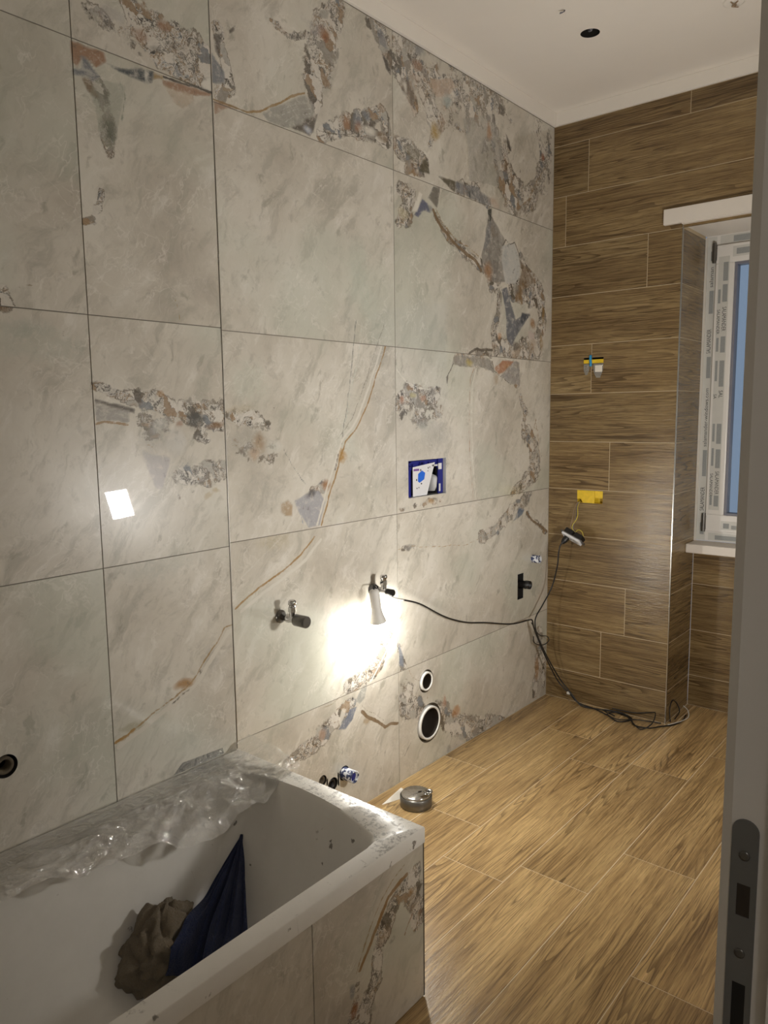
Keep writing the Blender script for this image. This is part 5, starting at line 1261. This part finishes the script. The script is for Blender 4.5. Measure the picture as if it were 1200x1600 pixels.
# ------------------------------------------------------------------ floor drain and scraps
t = thing('floor_drain', 'round chrome drain trap cap standing on the floor by the marble wall', 'drain cap', (-1.268, -.150, 0))
MB().lathe([(.056, .0005), (.058, .003), (.058, .038), (.055, .040), (.055, .034), (.0, .034)], n=44).build('body', M['darkmetal'], t)
MB().lathe([(.0525, .034), (.0530, .044), (.051, .047), (.0, .0478)], n=44, caps=False).build('lid', M['chrome'], t)
kb = MB()
for k in range(20):
    a = 2*math.pi*k/20
    kb.lathe([(.0035, -.002), (.0035, .003)], (.036+.012*math.cos(a), -.030+.012*math.sin(a), .048), n=8)
MB().lathe([(.015, 0), (.015, .004), (.011, .005), (.010, .001), (.0, .001)], (.030, -.034, .0478), n=28, caps=False).build('latch', M['steel'], t)
MB().lathe([(.0, .0062), (.004, .006), (.005, .001), (.005, 0)], (.030, -.034, .0478), n=16, caps=False).build('latch_button', M['black'], t)
tag(MB().prism([(-1.345, -.055, .0006), (-1.215, -.100, .0006), (-1.235, -.055, .0206)], (0, .0012, .0004)).build('paper_scrap', M['paper'], None), 'white torn paper scrap on the floor behind the drain cap', 'paper')

# ------------------------------------------------------------------ ceiling bits
t = thing('lamp_cutout', 'round hole cut in the white ceiling for a lamp', 'ceiling hole', (-.595, -.444, CEIL))
MB().lathe([(.0338, .0005), (.0338, .06), (0, .061)], n=40, caps=False).build('cavity', M['dark'], t)
MB().tube([(-.02, .012, .03), (.0, -.004, .012), (.012, .010, .016), (.020, -.010, .03)], .004).tube([(.01, .02, .03), (-.01, .0, .014), (-.02, -.016, .03)], .003).build('wires', M['wire_bl'], t)
def tuft(x, y, label):
    m = MB(); rr = random.Random(int(x*1000))
    for k in range(4):
        a = rr.uniform(0, 6.28); m.tube([(x, y, CEIL+.004), (x+.006*math.cos(a), y+.006*math.sin(a), CEIL-.006), (x+.020*math.cos(a), y+.020*math.sin(a), CEIL-.008-.006*rr.random())], .0014, 6, 4)
    tag(m.build('ceiling_wire', M['wire_bl'], None), label, 'wire')
tuft(-.798, -.447, 'tuft of bare wires poking out of the ceiling beside the round cut-out')
t = thing('ceiling_ring', 'round plate with wires on the ceiling near the oak-look wall', 'ceiling plate', (-.479, -.898, CEIL))
MB().lathe([(.034, -.0005), (.034, -.004), (.028, -.006), (.0, -.006)], n=36, caps=False).build('plate', M['cove'], t)
MB().tube([(-.018, .006, -.006), (-.004, .0, -.012), (.010, .008, -.010), (.018, -.010, -.014)], .0022).tube([(-.010, -.016, -.006), (.0, .0, -.013), (.012, -.004, -.008)], .0022).build('wires', M['wire_br'], t)

# ------------------------------------------------------------------ LED work light (stands outside the frame; its panel mirrors in the marble)
def work_light(loc, aim):
    t = thing('work_light', 'small square LED work light clamped to the wall opposite the marble', 'work light', loc)
    d = (Vector(aim)-Vector(loc)).normalized(); x = d.cross(Vector((0, 0, 1))).normalized(); u = x.cross(d)
    m = Matrix((x, u, d)).transposed().to_4x4()
    MB().box((-.090, -.072, -.030), (.090, .072, -.001), m, .004).build('housing', M['black'], t)
    ringm = MB()
    for a, b in (((-.090, .062, -.001), (.090, .072, .004)), ((-.090, -.072, -.001), (.090, -.062, .004)), ((-.090, -.062, -.001), (-.080, .062, .004)), ((.080, -.062, -.001), (.090, .062, .004))): ringm.box(a, b, m)
    ringm.build('bezel', M['black'], t)
    MB().box((-.080, -.062, -.001), (.080, .062, .001), m).build('led_panel', M['flood'], t)
    MB().tube([m @ Vector((-.098, 0, -.015)), m @ Vector((-.098, -.06, -.045)), m @ Vector((0, -.075, -.052)), m @ Vector((.098, -.06, -.045)), m @ Vector((.098, 0, -.015))], .004).build('bracket', M['darkmetal'], t)
    MB().box((-.012, -.076, -.020), (.012, -.040, -.006)).tube([(0, -.070, -.02), (0, -.045, -.05), m @ Vector((0, -.075, -.052))], .006).build('wall_clamp', M['darkmetal'], t)
work_light((-1.455, -1.480, 1.010), (-.80, 0, 1.50))

t = thing('added_hall_lamp', 'assumed round opal lamp, unseen in the hall, added to light the door jamb', 'lamp', (-4.05, -2.75, 2.6))  # unseen lamp, added so the door jamb gets light from the hall side
MB().lathe([(.15, 0), (.15, -.02), (.14, -.022)], n=36, caps=False).build('lamp_base', M['lampwhite'], t)
MB().lathe([(.14, -.020), (.135, -.045), (.09, -.066), (.0, -.074)], n=36, caps=False).build('opal_shade', M['hallglow'], t)
